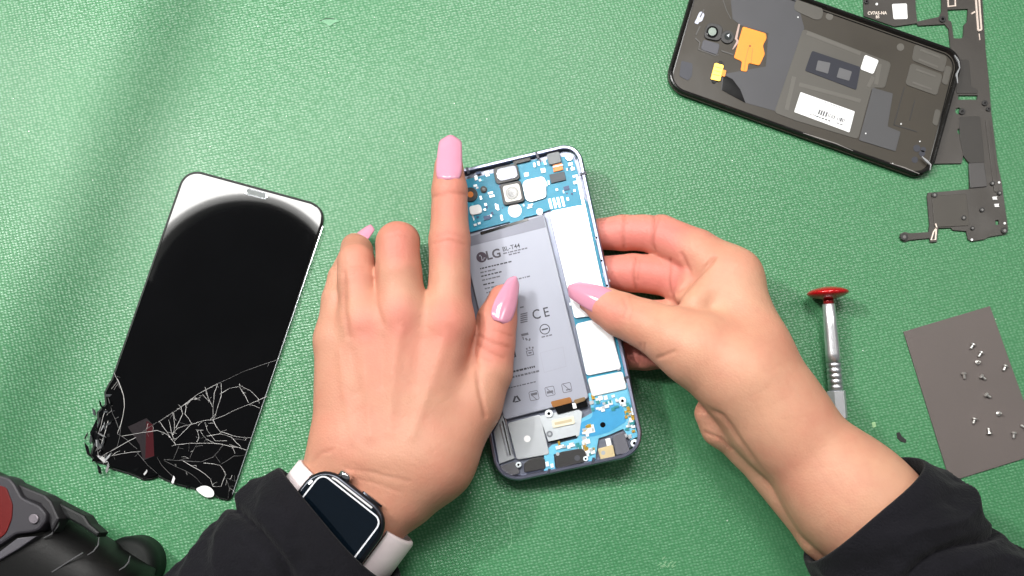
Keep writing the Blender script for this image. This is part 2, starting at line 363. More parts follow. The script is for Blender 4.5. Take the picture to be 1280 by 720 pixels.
def nets(fd, f):
    n = fd.n; s = f < 0
    cnt = sum(s[i:n[0]-1+i, j:n[1]-1+j, k:n[2]-1+k].astype(np.int8) for i in (0, 1) for j in (0, 1) for k in (0, 1))
    cell = np.argwhere((cnt > 0) & (cnt < 8)); cid = np.full(np.array(cnt.shape), -1, np.int64); cid[tuple(cell.T)] = np.arange(len(cell))
    cor = [(i, j, k) for i in (0, 1) for j in (0, 1) for k in (0, 1)]
    val = np.stack([f[cell[:, 0]+c[0], cell[:, 1]+c[1], cell[:, 2]+c[2]] for c in cor], 1)
    acc = np.zeros((len(cell), 3)); num = np.zeros(len(cell))
    for a in range(8):
        for b in range(a+1, 8):
            if sum(abs(cor[a][i]-cor[b][i]) for i in range(3)) != 1: continue
            va, vb = val[:, a], val[:, b]; m = (va < 0) != (vb < 0); t = np.where(m, va/np.where(m, va-vb, 1), 0)
            acc += np.where(m[:, None], np.array(cor[a])+t[:, None]*(np.array(cor[b])-np.array(cor[a])), 0); num += m
    V = fd.lo+fd.h*(cell+acc/num[:, None]); Fs = []
    for ax in range(3):
        u, w = [(1, 2), (2, 0), (0, 1)][ax]
        sl0 = [slice(None)]*3; sl1 = [slice(None)]*3; sl0[ax] = slice(0, n[ax]-1); sl1[ax] = slice(1, n[ax])
        a, b = s[tuple(sl0)], s[tuple(sl1)]; e = np.argwhere(a != b); sg = a[tuple(e.T)]
        ok = (e[:, u] > 0) & (e[:, w] > 0) & (e[:, u] < n[u]-1) & (e[:, w] < n[w]-1); e = e[ok]; sg = sg[ok]
        def cc(du, dw):
            q = e.copy(); q[:, u] -= du; q[:, w] -= dw; return cid[tuple(q.T)]
        q = np.stack([cc(1, 1), cc(0, 1), cc(0, 0), cc(1, 0)], 1); q[~sg] = q[~sg][:, ::-1]; Fs.append(q)
    return V, np.vstack(Fs)
def relax(V, Fq, it, lam=.5):
    E = np.vstack([Fq[:, [0, 1]], Fq[:, [1, 2]], Fq[:, [2, 3]], Fq[:, [3, 0]]])
    for _ in range(it):
        acc = np.zeros_like(V); c = np.zeros(len(V))
        for i in range(3): acc[:, i] = np.bincount(E[:, 0], V[E[:, 1], i], len(V))+np.bincount(E[:, 1], V[E[:, 0], i], len(V))
        c = np.bincount(E[:, 0], minlength=len(V))+np.bincount(E[:, 1], minlength=len(V))
        V = V+lam*(acc/np.maximum(c, 1)[:, None]-V)
    return V
def vnorm(V, Fq):
    n = np.cross(V[Fq[:, 2]]-V[Fq[:, 0]], V[Fq[:, 3]]-V[Fq[:, 1]]); N = np.zeros_like(V)
    for k in range(4):
        for i in range(3): N[:, i] += np.bincount(Fq[:, k], n[:, i], len(V))
    return N/(np.linalg.norm(N, axis=1, keepdims=True)+1e-12)
def dist_line(px, py, line):
    best = np.full(len(px), 1e9)
    for (x0, y0), (x1, y1) in zip(line[:-1], line[1:]):
        dx, dy = x1-x0, y1-y0; t = np.clip(((px-x0)*dx+(py-y0)*dy)/(dx*dx+dy*dy+1e-9), 0, 1)
        best = np.minimum(best, np.hypot(px-x0-t*dx, py-y0-t*dy))
    return best
def body(name, m, parent, lo, hi, palm, kp, fingers, kf, creases, pinks, label, h=.0009, extra=()):
    fd = Field(lo, hi, h); base = fd.new()
    for c in palm: chain(fd, base, c, kp)
    tot = base.copy()
    for i, fpts in enumerate(fingers):
        fa = fd.new(); chain(fd, fa, fpts); tot = smin(tot, smin(base, fa, kf[i] if isinstance(kf, (list, tuple)) else kf), .0007)
    for c, k in extra: chain(fd, tot, c, k)
    V, Fq = nets(fd, tot); V = relax(V, Fq, 4)
    N = vnorm(V, Fq); px, py = to_px(V); tint = np.zeros((len(V), 4)); tint[:, 3] = 1
    up = np.clip(N[:, 2]*3-.2, 0, 1)
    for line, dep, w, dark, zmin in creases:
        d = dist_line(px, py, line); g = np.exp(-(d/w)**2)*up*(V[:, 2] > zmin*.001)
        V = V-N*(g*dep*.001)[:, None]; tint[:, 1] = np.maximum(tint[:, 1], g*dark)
    for line, w, amt, zmax in pinks:
        d = dist_line(px, py, line); tint[:, 0] = np.maximum(tint[:, 0], amt*np.clip(1.35-d/w, 0, 1)*np.clip((zmax-V[:, 2]*1000)/6, 0, 1))
    V = relax(V, Fq, 1, .3)
    V[:, 2] = np.maximum(V[:, 2], .0004)
    o = obj(name, V, Fq, m, parent, True, None, label)
    at = o.data.color_attributes.new('tint', 'FLOAT_COLOR', 'POINT'); at.data.foreach_set('color', tint.astype(np.float32).ravel())
    return o
def nail(parent, base, tip, z0, z1, wpx, up, arch=.32, drop=.6, taper=.72):
    """curved nail plate from base px to tip px; z in mm"""
    a = P(base[0], base[1], z0); b = P(tip[0], tip[1], z1); d = b-a; L = np.linalg.norm(d); d /= L
    u = np.array(up, float); u -= d*(u@d); u /= np.linalg.norm(u); s_ = np.cross(d, u); w = wpx*mmpx(a)
    V = []; n1, n2 = 16, 12
    for lay in (0, 1):
        for i in range(n1+1):
            t = i/n1
            ww = w*(.86+.14*min(1, t*4))*(1-(1-taper)*max(0, (t-.35)/.65)**1.3)
            if t < .15: ww *= .55+.45*math.sqrt(max(0, 1-((.15-t)/.15)**2))
            if t > .86: ww *= math.sqrt(max(.12, 1-((t-.86)/.165)**2))
            for j in range(n2+1):
                q = -1+2*j/n2
                V.append(a+d*L*t+s_*ww*.5*q+u*(-arch*w*.5*q*q*(.9 if lay else 1)-drop*.001*t*t*L/.012-(.0005 if lay else 0)+.0003*math.sin(math.pi*t)))
    m_ = (n1+1)*(n2+1); Fs = []
    for i in range(n1):
        for j in range(n2):
            k = i*(n2+1)+j; Fs.append((k, k+1, k+n2+2, k+n2+1)); Fs.append((m_+k, m_+k+n2+1, m_+k+n2+2, m_+k+1))
    bd = [i*(n2+1) for i in range(n1+1)]+[n1*(n2+1)+j for j in range(1, n2+1)]+[i*(n2+1)+n2 for i in range(n1-1, -1, -1)]+[j for j in range(n2-1, 0, -1)]
    for k in range(len(bd)): i, j = bd[k], bd[(k+1) % len(bd)]; Fs.append((i, j, j+m_, i+m_))
    return obj('nail', V, Fs, M_nail, parent, True)

person = thing('person', 'person in black sleeves, with mauve nails and a smartwatch, working on the opened phone', 'person', P(640, 800, 0))
SK_L = mat_skin('skin_back_of_hand', C(187, 136, 112), C(195, 116, 102))
SK_R = mat_skin('skin_palm_side', C(200, 150, 123), C(208, 126, 115))

# left hand: palm down, index stretched out, thumb on the battery
L_palm = [
    [(350, 780, 22, 42), (404, 632, 21, 39), (420, 600, 22, 36), (428, 560, 25, 36), (421, 425, 26, 26)],
    [(380, 790, 22, 42), (450, 668, 21, 40), (520, 585, 27, 43)],
    [(440, 630, 21, 34), (455, 565, 28, 38), (456, 405, 32, 30)],
    [(462, 630, 21, 34), (490, 570, 29, 40), (502, 395, 34, 33)],
    [(480, 620, 23, 38), (522, 570, 29, 42), (560, 405, 34, 31)],
    [(508, 610, 25, 42), (545, 575, 26, 44), (588, 505, 25, 38)]]
L_fing = [
    [(560, 405, 34, 31), (562, 350, 33, 26), (562, 300, 32, 26), (562, 264, 31, 22.5), (562, 238, 30, 22.5), (561, 207, 28, 18)],
    [(502, 395, 34, 33), (498, 340, 36, 29), (497, 304, 35, 27), (501, 302, 18, 24), (502, 322, 10, 20)],
    [(456, 405, 32, 30), (447, 350, 32, 25), (445, 327, 30, 23), (446, 314, 16, 20), (444, 309, 9, 18)],
    [(421, 425, 26, 26), (423, 375, 24, 21), (428, 347, 20, 18), (435, 327, 11, 15)],
    [(588, 505, 25, 38), (611, 465, 25, 30), (617, 430, 24.5, 27), (621, 400, 23.5, 25.5), (629, 374, 22.5, 19)]]
L_cre = [
    ([(540, 246), (562, 240), (583, 243)], .5, 1.8, .35, 20), ([(543, 304), (560, 300), (580, 305)], .35, 2.2, .18, 20), ([(545, 296), (562, 291), (580, 297)], .3, 2.0, .15, 20),
    ([(597, 418), (615, 428), (636, 434)], .55, 1.7, .55, 12), ([(596, 430), (612, 440), (630, 447)], .5, 1.6, .45, 12), ([(618, 412), (640, 420)], .4, 1.5, .4, 12), ([(600, 446), (615, 452)], .3, 1.5, .25, 12),
    ([(484, 296), (497, 293), (510, 296)], .25, 2.2, .12, 20), ([(390, 578), (402, 566), (415, 563)], .4, 2.5, .2, 5),
    ([(597, 395), (593, 440), (600, 490), (607, 520)], .8, 3.0, .25, 8),
    ([(470, 330), (470, 380), (478, 405)], .5, 3.5, .12, 18), ([(430, 340), (431, 390), (436, 420)], .6, 3.5, .2, 15)]
L_cre += [([(500, 415), (492, 470), (488, 540)], -.55, 7, 0, 20), ([(456, 425), (458, 480), (464, 545)], -.5, 6, 0, 20), ([(556, 425), (535, 490), (515, 545)], -.5, 7, 0, 20), ([(424, 440), (432, 500), (442, 550)], -.35, 5, 0, 18),
          ([(478, 425), (476, 480)], .5, 7, 0, 20), ([(528, 425), (518, 480)], .5, 8, 0, 20), ([(440, 440), (446, 490)], .4, 6, 0, 18),
          ([(430, 585), (470, 592), (510, 602)], .3, 2.5, .05, 15), ([(424, 595), (465, 603), (500, 615)], .25, 2.2, .05, 15)]
L_cre += [([(x-9, y+k*4.5), (x, y+k*4.5-1.5), (x+9, y+k*4.5)], .22, 1.5, .12, 20) for x, y in ((497, 312), (446, 334)) for k in range(3)]
rk = random.Random(21)
for _ in range(46):
    x, y = rk.uniform(415, 585), rk.uniform(415, 610); a_ = rk.choice([.5, 2.4])+rk.gauss(0, .25); l_ = rk.uniform(8, 22)
    L_cre.append(([(x-l_*math.cos(a_), y-l_*math.sin(a_)), (x+rk.uniform(-2, 2), y+rk.uniform(-2, 2)), (x+l_*math.cos(a_), y+l_*math.sin(a_))], .08, 1.8, .05, 18))
L_pink = [([(500, 395), (500, 405)], 24, .7, 60), ([(456, 408), (456, 412)], 22, .65, 60), ([(560, 400), (560, 412)], 26, .7, 60), ([(497, 290), (497, 310)], 24, .8, 60), ([(562, 295), (562, 305)], 22, .7, 60), ([(632, 365), (618, 430)], 28, .8, 60), ([(562, 200), (562, 260)], 24, .7, 60), ([(445, 310), (447, 340)], 22, .35, 60), ([(480, 440), (560, 440)], 45, .3, 60)]
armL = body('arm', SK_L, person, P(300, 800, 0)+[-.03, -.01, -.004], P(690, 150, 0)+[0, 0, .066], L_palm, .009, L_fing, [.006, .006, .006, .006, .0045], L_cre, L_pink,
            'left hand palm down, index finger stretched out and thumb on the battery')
nail(armL, (560, 224), (563, 168), 39.0, 33.5, 33, (0, -.06, 1), drop=.2, taper=.86)
nail(armL, (625, 402), (646, 345), 34.8, 29.0, 30, (.34, .05, 1), drop=.4, taper=.5)
nail(armL, (441, 304), (463, 280), 15, 10, 24, (-.5, .1, 1), drop=.3, taper=.6)

# right hand: thumb on top of the phone, fingers curled beneath it
R_palm = [
    [(1185, 740, 34, 64), (1088, 643, 34, 68), (1056, 614, 34, 67), (970, 522, 34, 53), (941, 442, 33, 43), (913, 348, 27, 36)],
    [(960, 500, 34, 52), (930, 455, 30, 45), (900, 385, 24, 36)],
    [(980, 530, 34, 53), (925, 470, 40, 50), (872, 438, 40, 44)],
    [(950, 500, 24, 50), (905, 440, 20, 40)]]
R_fing = [
    [(915, 348, 27, 37), (870, 316, 22, 30), (826, 294, 15, 25.5), (803, 291, 12, 22.5), (779, 291, 10, 22.5), (742, 293, 8.4, 19)],
    [(900, 385, 24, 36), (842, 346, 12.5, 27), (818, 343, 10.5, 24.5), (791, 341, 9.4, 24), (745, 340, 8.4, 19.5)],
    [(900, 400, 22, 32), (850, 398, 13, 24), (800, 396, 9.5, 21), (760, 394, 8.2, 19)],
    [(905, 430, 20, 30), (850, 436, 12, 23), (806, 443, 9, 20), (770, 444, 7.8, 17.5)],
    [(872, 438, 40, 44), (842, 422, 38, 39), (806, 405, 33, 31), (776, 393, 30, 28), (757, 383, 28, 24), (738, 374, 26.5, 17)]]
R_extra = [([(888, 517, 23, 20), (902, 533, 21, 25), (938, 560, 19, 27), (1029, 666, 20, 31), (1130, 770, 22, 28)], .0035),
           ([(866, 348, 24, 15), (856, 370, 27, 13)], .003), ([(895, 352, 31, 20), (868, 380, 37, 17)], .004)]
R_cre = [
    ([(781, 270), (779, 290), (780, 312)], .6, 1.9, .35, 4), ([(818, 268), (816, 282), (815, 305), (820, 318)], .9, 2.1, .4, 5), ([(824, 272), (818, 290)], .4, 1.5, .3, 5),
    ([(795, 322), (792, 345), (795, 362)], .5, 1.7, .5, 4), ([(800, 325), (797, 350)], .35, 1.5, .3, 4), ([(838, 325), (836, 350), (838, 365)], .6, 2.0, .5, 6),
    ([(852, 318), (862, 340), (865, 352), (872, 345), (890, 326)], .8, 2.6, .22, 12), ([(846, 366), (860, 355), (880, 335), (893, 322)], .8, 2.6, .2, 12),
    ([(822, 448), (832, 444), (843, 440)], .6, 2.2, .12, 15), ([(778, 373), (783, 385), (779, 398)], .35, 1.7, .3, 18), ([(787, 372), (791, 384), (787, 400)], .25, 1.7, .2, 18),
    ([(801, 430), (800, 455)], .4, 1.6, .45, 3), ([(806, 430), (805, 455)], .3, 1.4, .35, 3),
    ([(866, 506), (885, 512), (902, 520), (912, 532), (925, 552), (945, 580), (985, 640), (1010, 680)], 1.0, 3.5, .22, 8),
    ([(880, 540), (900, 548), (915, 562)], .6, 2.0, .3, 5), ([(872, 514), (895, 516)], .5, 1.5, .3, 8)]
for _ in range(40):
    t = rk.random(); x, y = 870+t*190+rk.uniform(-40, 50), 430+t*170+rk.uniform(-50, 40); a_ = rk.choice([-.6, .9])+rk.gauss(0, .3); l_ = rk.uniform(8, 22)
    R_cre.append(([(x-l_*math.cos(a_), y-l_*math.sin(a_)), (x+rk.uniform(-2, 2), y+rk.uniform(-2, 2)), (x+l_*math.cos(a_), y+l_*math.sin(a_))], .08, 1.8, .05, 25))
R_pink = [([(745, 291), (830, 291), (880, 315)], 30, 1.0, 34), ([(745, 340), (850, 345), (880, 355)], 32, 1.0, 32), ([(770, 443), (860, 440)], 26, 1.0, 26), ([(738, 380), (765, 392)], 20, .55, 60)]
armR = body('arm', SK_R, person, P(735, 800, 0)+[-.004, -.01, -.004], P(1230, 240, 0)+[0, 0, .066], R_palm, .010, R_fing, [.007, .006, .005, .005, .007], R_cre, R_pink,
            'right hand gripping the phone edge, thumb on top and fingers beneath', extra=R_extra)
nail(armR, (765, 380), (709, 356), 38.6, 29.5, 36, (-.10, .04, 1), drop=.8, taper=.6, arch=.4)

# sleeves
def sleeve(c0, c1, z0, z1, hw0, hw1, hh0, hh1, length, band, seed, label):
    a = P(c0[0], c0[1], z0); b = P(c1[0], c1[1], z1); d = b-a; d[2] = 0; d /= np.linalg.norm(d); s_ = np.array([d[1], -d[0], 0.]); up = np.array([0, 0, 1.])
    V = []; nphi = 160; rows = [(.016, -.0035), (.006, -.003), (.0015, -.0024), (0, -.0014), (.0004, -.0004), (.0016, 0)]
    ns = 130; rows += [(.0016+(length-.0016)*(k/ns), 0) for k in range(1, ns+1)]
    for s, off in rows:
        t = s/length; hw = (hw0+(hw1-hw0)*t); hh = (hh0+(hh1-hh0)*t); zc = (z0+(z1-z0)*t)*.001
        for k in range(nphi):
            ph = 2*math.pi*k/nphi; ca, sa = math.cos(ph), math.sin(ph); r = (abs(ca)**2.4+abs(sa)**2.4)**(-1/2.4)
            dsp = 0
            if s > .0015 and off == 0:
                amp = min(1, max(0, (s-.001)/.012))
                q = noise.noise(Vector((s*38+seed+1.2*math.sin(ph+seed), ca*.9+s*10, sa*.9)))
                dsp += amp*.0042*(1-abs(q)*2.2)
                dsp += amp*.0035*noise.noise(Vector((s*16-seed, ca*1.3, sa*1.3+s*6)))
                dsp += amp*.0016*noise.noise(Vector((s*85+2*ca, ca*3, sa*3+seed)))+amp*.0006*noise.noise(Vector((s*240, ca*9, sa*9+seed)))
                bs = band*(1+.16*math.sin(ph*2+seed)+.1*math.sin(ph*3))
                dsp += -.0038*math.exp(-((s-bs)/.0022)**2)+(.0018 if s < bs else .0002*math.sin(ph*5))
            else: dsp += .0018
            p = a+d*(s+.002*math.sin(2*ph+seed))+s_*ca*r*(hw+off+dsp)+up*(sa*r*(hh+off+dsp)); p[2] = max(zc+sa*r*(hh+off+dsp), .0006); V.append(p)
    R = len(rows); Fs = [(i*nphi+k, i*nphi+(k+1) % nphi, (i+1)*nphi+(k+1) % nphi, (i+1)*nphi+k) for i in range(R-1) for k in range(nphi)]
    return obj('sleeve', V, Fs, M_cloth, person, True, None, label)
sleeve((424, 654), (330, 757), 27, 29, .0365, .044, .0275, .034, .13, .026, 3.1, 'black sleeve cuff half covering the smartwatch')
sleeve((1074, 634), (1190, 752), 34, 36, .0335, .041, .0315, .037, .12, .032, 8.7, 'black sleeve pushed back on the bare right forearm')

# ------------------------------------------------------------------ smartwatch on the left wrist
def watch():
    w = P(428, 650, 22); sd = np.array([.80, -.60, 0]); ad = np.array([-.60, -.80, 0]); up = np.array([0, 0, 1.])
    root = thing('smartwatch', 'smartwatch with blank dark screen and pale pink strap on the left wrist', 'smartwatch', (w[0], w[1], w[2]))
    zt = 47.5; c = np.array([w[0], w[1], 0])
    class LP(Plane):
        def pt(s, x, y, h=0): return c+sd*x*.001-ad*y*.001*-1+up*(zt+h)*.001      # x along strap, y along arm, in mm
    lp = LP((c[0], c[1], zt*.001), (0, 0, 1))
    R = lambda ww, hh, r: rnd([(-ww/2, -hh/2), (ww/2, -hh/2), (ww/2, hh/2), (-ww/2, hh/2)], r, 7)
    Mc = mat('dark_anodised_case', C(58, 60, 66), .28, .9, var=.05)
    V, Fs = sweep(lp, R(42.5, 36.4, 11), [(3, -5.5), (1, -5), (0, -3), (0, -1.4), (.5, -.4), (1.4, 0), (2.2, 0)], 0); obj('case', V, Fs, Mc, root, True)
    V, Fs = sweep(lp, R(39.5, 33.4, 9.5), [(0, -.5), (0, .55), (.35, .95), (1.2, 1.25), (2.5, 1.3)], 0); g = obj('glass', V, Fs, mat('watch_glass', C(8, 16, 24), .06, spec=.5), root, False)
    V, Fs = sweep(lp, R(35.2, 29.4, 4), [(0, 1.25), (0, 1.36), (.7, 1.36), (.7, 1.25)], 0, closed=True); obj('glass_glint_ring', V, Fs, mat('glint_ring_pale', C(226, 228, 234), .3, .2), g)  # lamp reflection along the curved glass edge, put in as a pale ring
    e = c+up*(zt-2.6)*.001
    lathe('crown', e-ad*.0179+sd*-.0085, e-ad*.0215+sd*-.0085, [(0, .0031), (.002, .0033), (.0028, .003), (.0032, .002)], M_steel, root, 24)
    bt = [e-ad*.0181+sd*(.0075+.0055*math.cos(t))+up*.0016*math.sin(t) for t in np.linspace(0, 2*math.pi, 24, endpoint=False)]
    V = bt+[p-ad*.0009 for p in bt]; obj('side_button', V, [tuple(range(24, 48))]+[(i, (i+1) % 24, 24+(i+1) % 24, 24+i) for i in range(24)], Mc, root)
    # strap follows the wrist
    def band(t0, t1, name):
        V = []; n = 44; prof = [(-12, 0), (-11.6, 1.3), (-10.5, 2.0), (10.5, 2.0), (11.6, 1.3), (12, 0)]
        for k in range(n+1):
            t = t0+(t1-t0)*k/n; ca, sa = math.cos(t), math.sin(t); cx = 11.2*(1 if ca > 0 else -1)*min(1, abs(ca)*3)
            wn = 1-.12*abs(math.sin(t*.5))
            for y, o in prof:
                r = 20.4+o; p = np.array([w[0], w[1], w[2]])+sd*(cx+ca*r)*.001+up*sa*r*.001-ad*y*wn*-.001; p[2] = max(p[2], .0008); V.append(p)
        m_ = len(prof); Fs = [(i*m_+j, i*m_+(j+1) % m_, (i+1)*m_+(j+1) % m_, (i+1)*m_+j) for i in range(n) for j in range(m_)]+[tuple(range(m_)), tuple(range(n*m_, n*m_+m_))[::-1]]
        obj(name, V, Fs, M_strap, root, True)
    band(math.radians(62), math.radians(-88), 'strap'); band(math.radians(118), math.radians(270), 'strap')
watch()

# ------------------------------------------------------------------ opened phone held in the hands
ex = np.array([.975, .22, 0]); PH = Plane(P(672, 392, 17), (-.165*ex[0], -.165*ex[1], 1))
def phone():
    root = thing('opened_phone', 'opened phone with grey battery and blue circuit board held between both hands', 'phone', P(672, 392, 0))
    out = rnd([(545.5, 218), (723.5, 175.4), (808.7, 567.5), (621.5, 607)], [24, 22, 30, 30], 8)
    fr = rim('frame', out, PH, [(1.2, -7), (.2, -6.4), (0, -5), (0, -1.6), (.35, -.5), (.8, -.1), (1.9, 0), (2.2, -.5), (2.3, -3.2), (2.3, -7)], M_frame, root)
    for a, b in (((733, 216), (725, 218)), ((780.5, 472.5), (786.6, 471)), ((741, 580), (742, 572)), ((685, 592), (687, 586)), ((670, 190), (673, 198)), ((583, 209), (586, 217))):
        ribbon('antenna_break', [a, b], 3.2, PH, -1.2, mat('antenna_plastic', C(44, 46, 62), .5), fr, 1.35)
    slab('floor_plate', rnd([(552, 224), (720, 183), (802, 562), (627, 600)], [22, 22, 28, 28]), PH, -6.6, -3.4, mat('magnesium_floor', C(120, 124, 138), .35, .7, var=.2, vscale=150), root)
    A = 12.8
    # ---- upper and side circuit board
    bd = slab('circuit_board', [(560, 232), (584, 224), (618, 216), (640, 204), (672, 199), (676, 203), (690, 196), (716, 196), (722, 214), (728, 245), (742, 262), (786, 470), (735, 480), (722, 420), (688, 262), (672, 268), (655, 272), (654, 276), (638, 280), (637, 277), (588, 290), (574, 292)], PH, -3.4, -2.2, M_blue, root)
    def sub(n, pts, h0, h1, m, bev=.15): return slab(n, pts, PH, h0, h1, m, bd, bev)
    s1 = rnd([(687, 267), (690, 263), (726, 256), (731, 259), (762, 392), (718, 398)], [5, 4, 5, 5, 3, 3]); sub('shield', s1, -2.2, -1.0, M_shield, .3)
    sub('shield', rnd([(719, 405), (755, 396), (761, 400), (777, 461), (733, 470)], 4), -2.2, -1.0, M_shield, .3)
    sub('shield', rnd([(734, 473), (778, 464), (784, 486), (740, 496)], 3), -2.2, -1.2, mat('shield_warm', C(214, 220, 218), .4, .3, var=.12, vscale=200), .3)
    sub('shield', rnd([(652.5, 230), (656, 225), (678, 220), (682, 224), (683, 247), (663, 253), (657, 250)], 4), -2.2, -1.1, M_shield, .3)
    sub('shield', rnd([(586, 258), (600, 255), (603, 264), (600, 267), (588, 269)], 3), -2.2, -1.3, M_white, .2)
    sub('round_pad', circ(643.5, 263, 8.6, 24, 8.8), -2.2, -2.0, M_white, 0)
    for k in range(4): ribbon('contact_bar', [(686.5+k*5.2, 248.5-k*1.0), (689.5+k*5.2, 261-k*1.0)], 3.0, PH, -2.2, M_solder, bd, .35)
    # camera modules
    c1 = slab('camera_module', rnd(rect(640, 241, 27, 27, A-1), 3), PH, -2.2, -.6, M_black, root, .2)
    slab('camera_face', rnd(rect(640.3, 241, 21, 21, A-1), 3), PH, -.6, -.35, mat('camera_face', C(180, 178, 172), .4, .2), c1, .1)
    slab('lens_ring', circ(640, 241, 8.2, 26), PH, -.35, -.1, mat('lens_ring_grey', C(112, 112, 110), .35, .4), c1, .1)
    slab('lens', circ(640, 241, 5.2, 22), PH, -.1, .0, mat('lens_dark', C(52, 54, 54), .08), c1, 0)
    slab('lens', circ(640, 241, 2.0, 14), PH, 0, .06, M_gloss, c1, 0)
    c2 = slab('camera_module', rnd(rect(633, 217, 31, 21, A), 4), PH, -2.2, -.9, M_black, root, .2)
    slab('camera_face', rnd(rect(634, 216.5, 25, 16, A), 4), PH, -.9, -.5, mat('camera_face_grey', C(120, 122, 132), .35, .5), c2, .2)
    slab('lens_ring', rnd(rect(624, 219, 5, 9, A), 2), PH, -.5, -.3, M_silver, c2, .1)
    ribbon('label_edge', [(628, 212), (643, 209)], .8, PH, -.5, M_white, c2, .1); ribbon('label_edge', [(641, 214), (643, 222)], .8, PH, -.5, M_white, c2, .1)
    fc = slab('front_camera', rnd(rect(692.5, 197.5, 16, 14, A), 2), PH, -2.4, -.5, mat('front_camera_grey', C(110, 114, 116), .5, .1), root, .2)
    slab('flex_cable', [(691, 206), (702, 203.5), (704, 212), (692, 215)], PH, -2.2, -1.4, M_copper, fc)
    slab('flex_stripe', [(690.5, 208), (703.5, 205), (704, 206.6), (691, 209.6)], PH, -1.4, -1.2, M_white, fc)
    slab('connector', rect(697, 221.5, 19, 11, A), PH, -2.2, -1.3, mat('connector_slate', C(58, 66, 74), .5), fc, .1)
    slab('earpiece', rnd(rect(652, 200, 22, 6, A), 2), PH, -3, -1, M_black, root)
    for x, y, r in ((711.5, 196.5, 4.6), (674.5, 264.5, 4.2), (588, 243, 9), (604.5, 236.5, 4.2)):
        b_ = slab('screw_boss', circ(x, y, r, 18), PH, -2.6, -1.4, M_silver if r < 5 and x > 650 else M_black, root, .15); slab('screw_hole', circ(x, y, r*.42, 12), PH, -1.4, -1.34, M_gloss if r < 8 else M_copper, b_)
    # scattered chips on the upper board
    rs = random.Random(4)
    chips = [(595, 222, 4, 6), (609, 217, 5, 7), (615, 245, 7, 3), (613, 241, 7, 3), (601, 247, 3, 5), (594, 232, 5, 3), (668, 206, 3, 6), (673, 204, 3, 6), (681, 203, 3, 6), (679, 213, 6, 6), (658, 218, 6, 5), (716, 211, 5, 4), (719, 220, 7, 3), (719, 228, 5, 4), (725, 229, 3, 5), (713, 205, 6, 4), (622, 259, 3, 8), (620, 258, 2, 8), (627, 272, 3, 8), (612, 270, 6, 3), (599, 279, 4, 3), (594, 281, 4, 3), (662, 259, 7, 2), (663, 256, 7, 2), (606, 262, 3, 3), (683, 230, 2, 6), (686, 228, 2, 6), (696, 237, 3, 3), (718, 238, 3, 3), (600, 225, 3, 3)]
    for x, y, w, h in chips: slab('chip', rect(x, y, w*.9, h*.9, A), PH, -2.2, -1.8+rs.random()*.3, M_solder, bd)
    for x, y, w, h in ((609, 272, 9, 5), (598, 216, 6, 3), (708, 235, 7, 5), (591, 249, 4, 4), (625, 232, 3, 5)): slab('chip', rect(x, y, w, h, A), PH, -2.2, -1.7, mat('chip_navy', C(30, 62, 106), .4), bd)
    for k in range(70):
        x = rs.uniform(586, 724); y = 228-(x-590)*.24+rs.uniform(-6, 52)
        if y < 283-(x-590)*.23 and not (618 < x < 686 and 205 < y < 256) and not (684 < x < 708 and y < 230): slab('chip', rect(x, y, rs.uniform(1.4, 3.2), rs.uniform(1.4, 4), A), PH, -2.2, -1.9, rs.choice([M_solder, M_plate, mat('chip_navy', C(30, 62, 106), .4), mat('pad_teal', C(60, 168, 190), .4), mat('pad_teal', C(60, 168, 190), .4)]), bd)
    # parts along the side strip
    for k in range(26):
        t = k/25; x = 741+t*44+rs.uniform(-2, 3); y = 275+t*190
        slab('chip', rect(x, y, rs.uniform(2, 4), rs.uniform(3, 6), A), PH, -2.2, -1.6, rs.choice([M_solder, M_solder, M_black, M_plate]), bd)
    for x, y in ((716, 372), (720, 371), (713, 380), (717, 384)): slab('chip', rect(x, y, 2.6, 3.6, A), PH, -2.2, -1.7, M_solder, bd)
    # side rails with buttons
    slab('side_key_flex', [(720.5, 222), (724, 221), (776, 462), (772, 464)], PH, -3.4, -1.2, M_silver, root)
    for t in (.3, .42, .55, .68): y = 225+t*240; x = 731+.2176*(y-210)-1.2; slab('rail_hole', circ(x-3, y, 1.4, 10), PH, -.6, .05, M_gloss, fr)
    # ---- battery with print
    bt = slab('battery', rnd([(577, 296), (680, 267), (736, 498), (630, 525)], 4), PH, -3.4, -.7, M_batt, root, .4)
    slab('battery_band', [(579, 298), (679, 269.5), (682.5, 284), (583, 309)], PH, -.7, -.64, M_batt2, bt)
    slab('battery_tape', rnd([(600, 290), (660, 272.5), (661, 275.5), (601, 294)], 1), PH, -.64, -.5, M_gloss, bt)
    T = lambda s, x, y, sz, m=M_ink, sx=1, b=.012: text('print', s, x, y, sz, 13.2, PH, -.62, m, bt, sx, b)
    text('print', 'LG', 616.8, 318.3, 15.5, 13.2, PH, -.62, mat('logo_ink', C(62, 58, 66), .6), bt, 1, .025)
    lg = slab('logo_disc', circ(602, 321.5, 6.6, 26), PH, -.7, -.63, mat('logo_plum', C(60, 48, 62), .6), bt)
    multi('print', [rect(600, 319.5, 1.8, 1.8, 13), rect(602, 322.5, 1, 5, 13), rect(603.4, 325, 3.2, .9, 13), rect(605.4, 322.6, 2.6, .8, 13)], PH, -.63, -.6, M_batt, lg)
    T('BL-T44', 639, 309.5, 8, M_ink, .95, .01)
    rr = random.Random(2)
    def micro(x, y, n, step, m=M_ink2, hgt=1.7):
        pol = []; u = np.array([math.cos(math.radians(13.2)), -math.sin(math.radians(13.2))]); s = 0
        while s < n:
            wd = rr.uniform(1.5, 5); c_ = np.array([x, y])+u*(s+wd/2); pol.append(rect(c_[0], c_[1], wd, hgt, 13.2)); s += wd+rr.uniform(.7, 1.3)
        multi('print', pol, PH, -.7, -.62, m, bt)
    micro(629, 317, 29, 0); micro(636, 318.5, 14, 0)
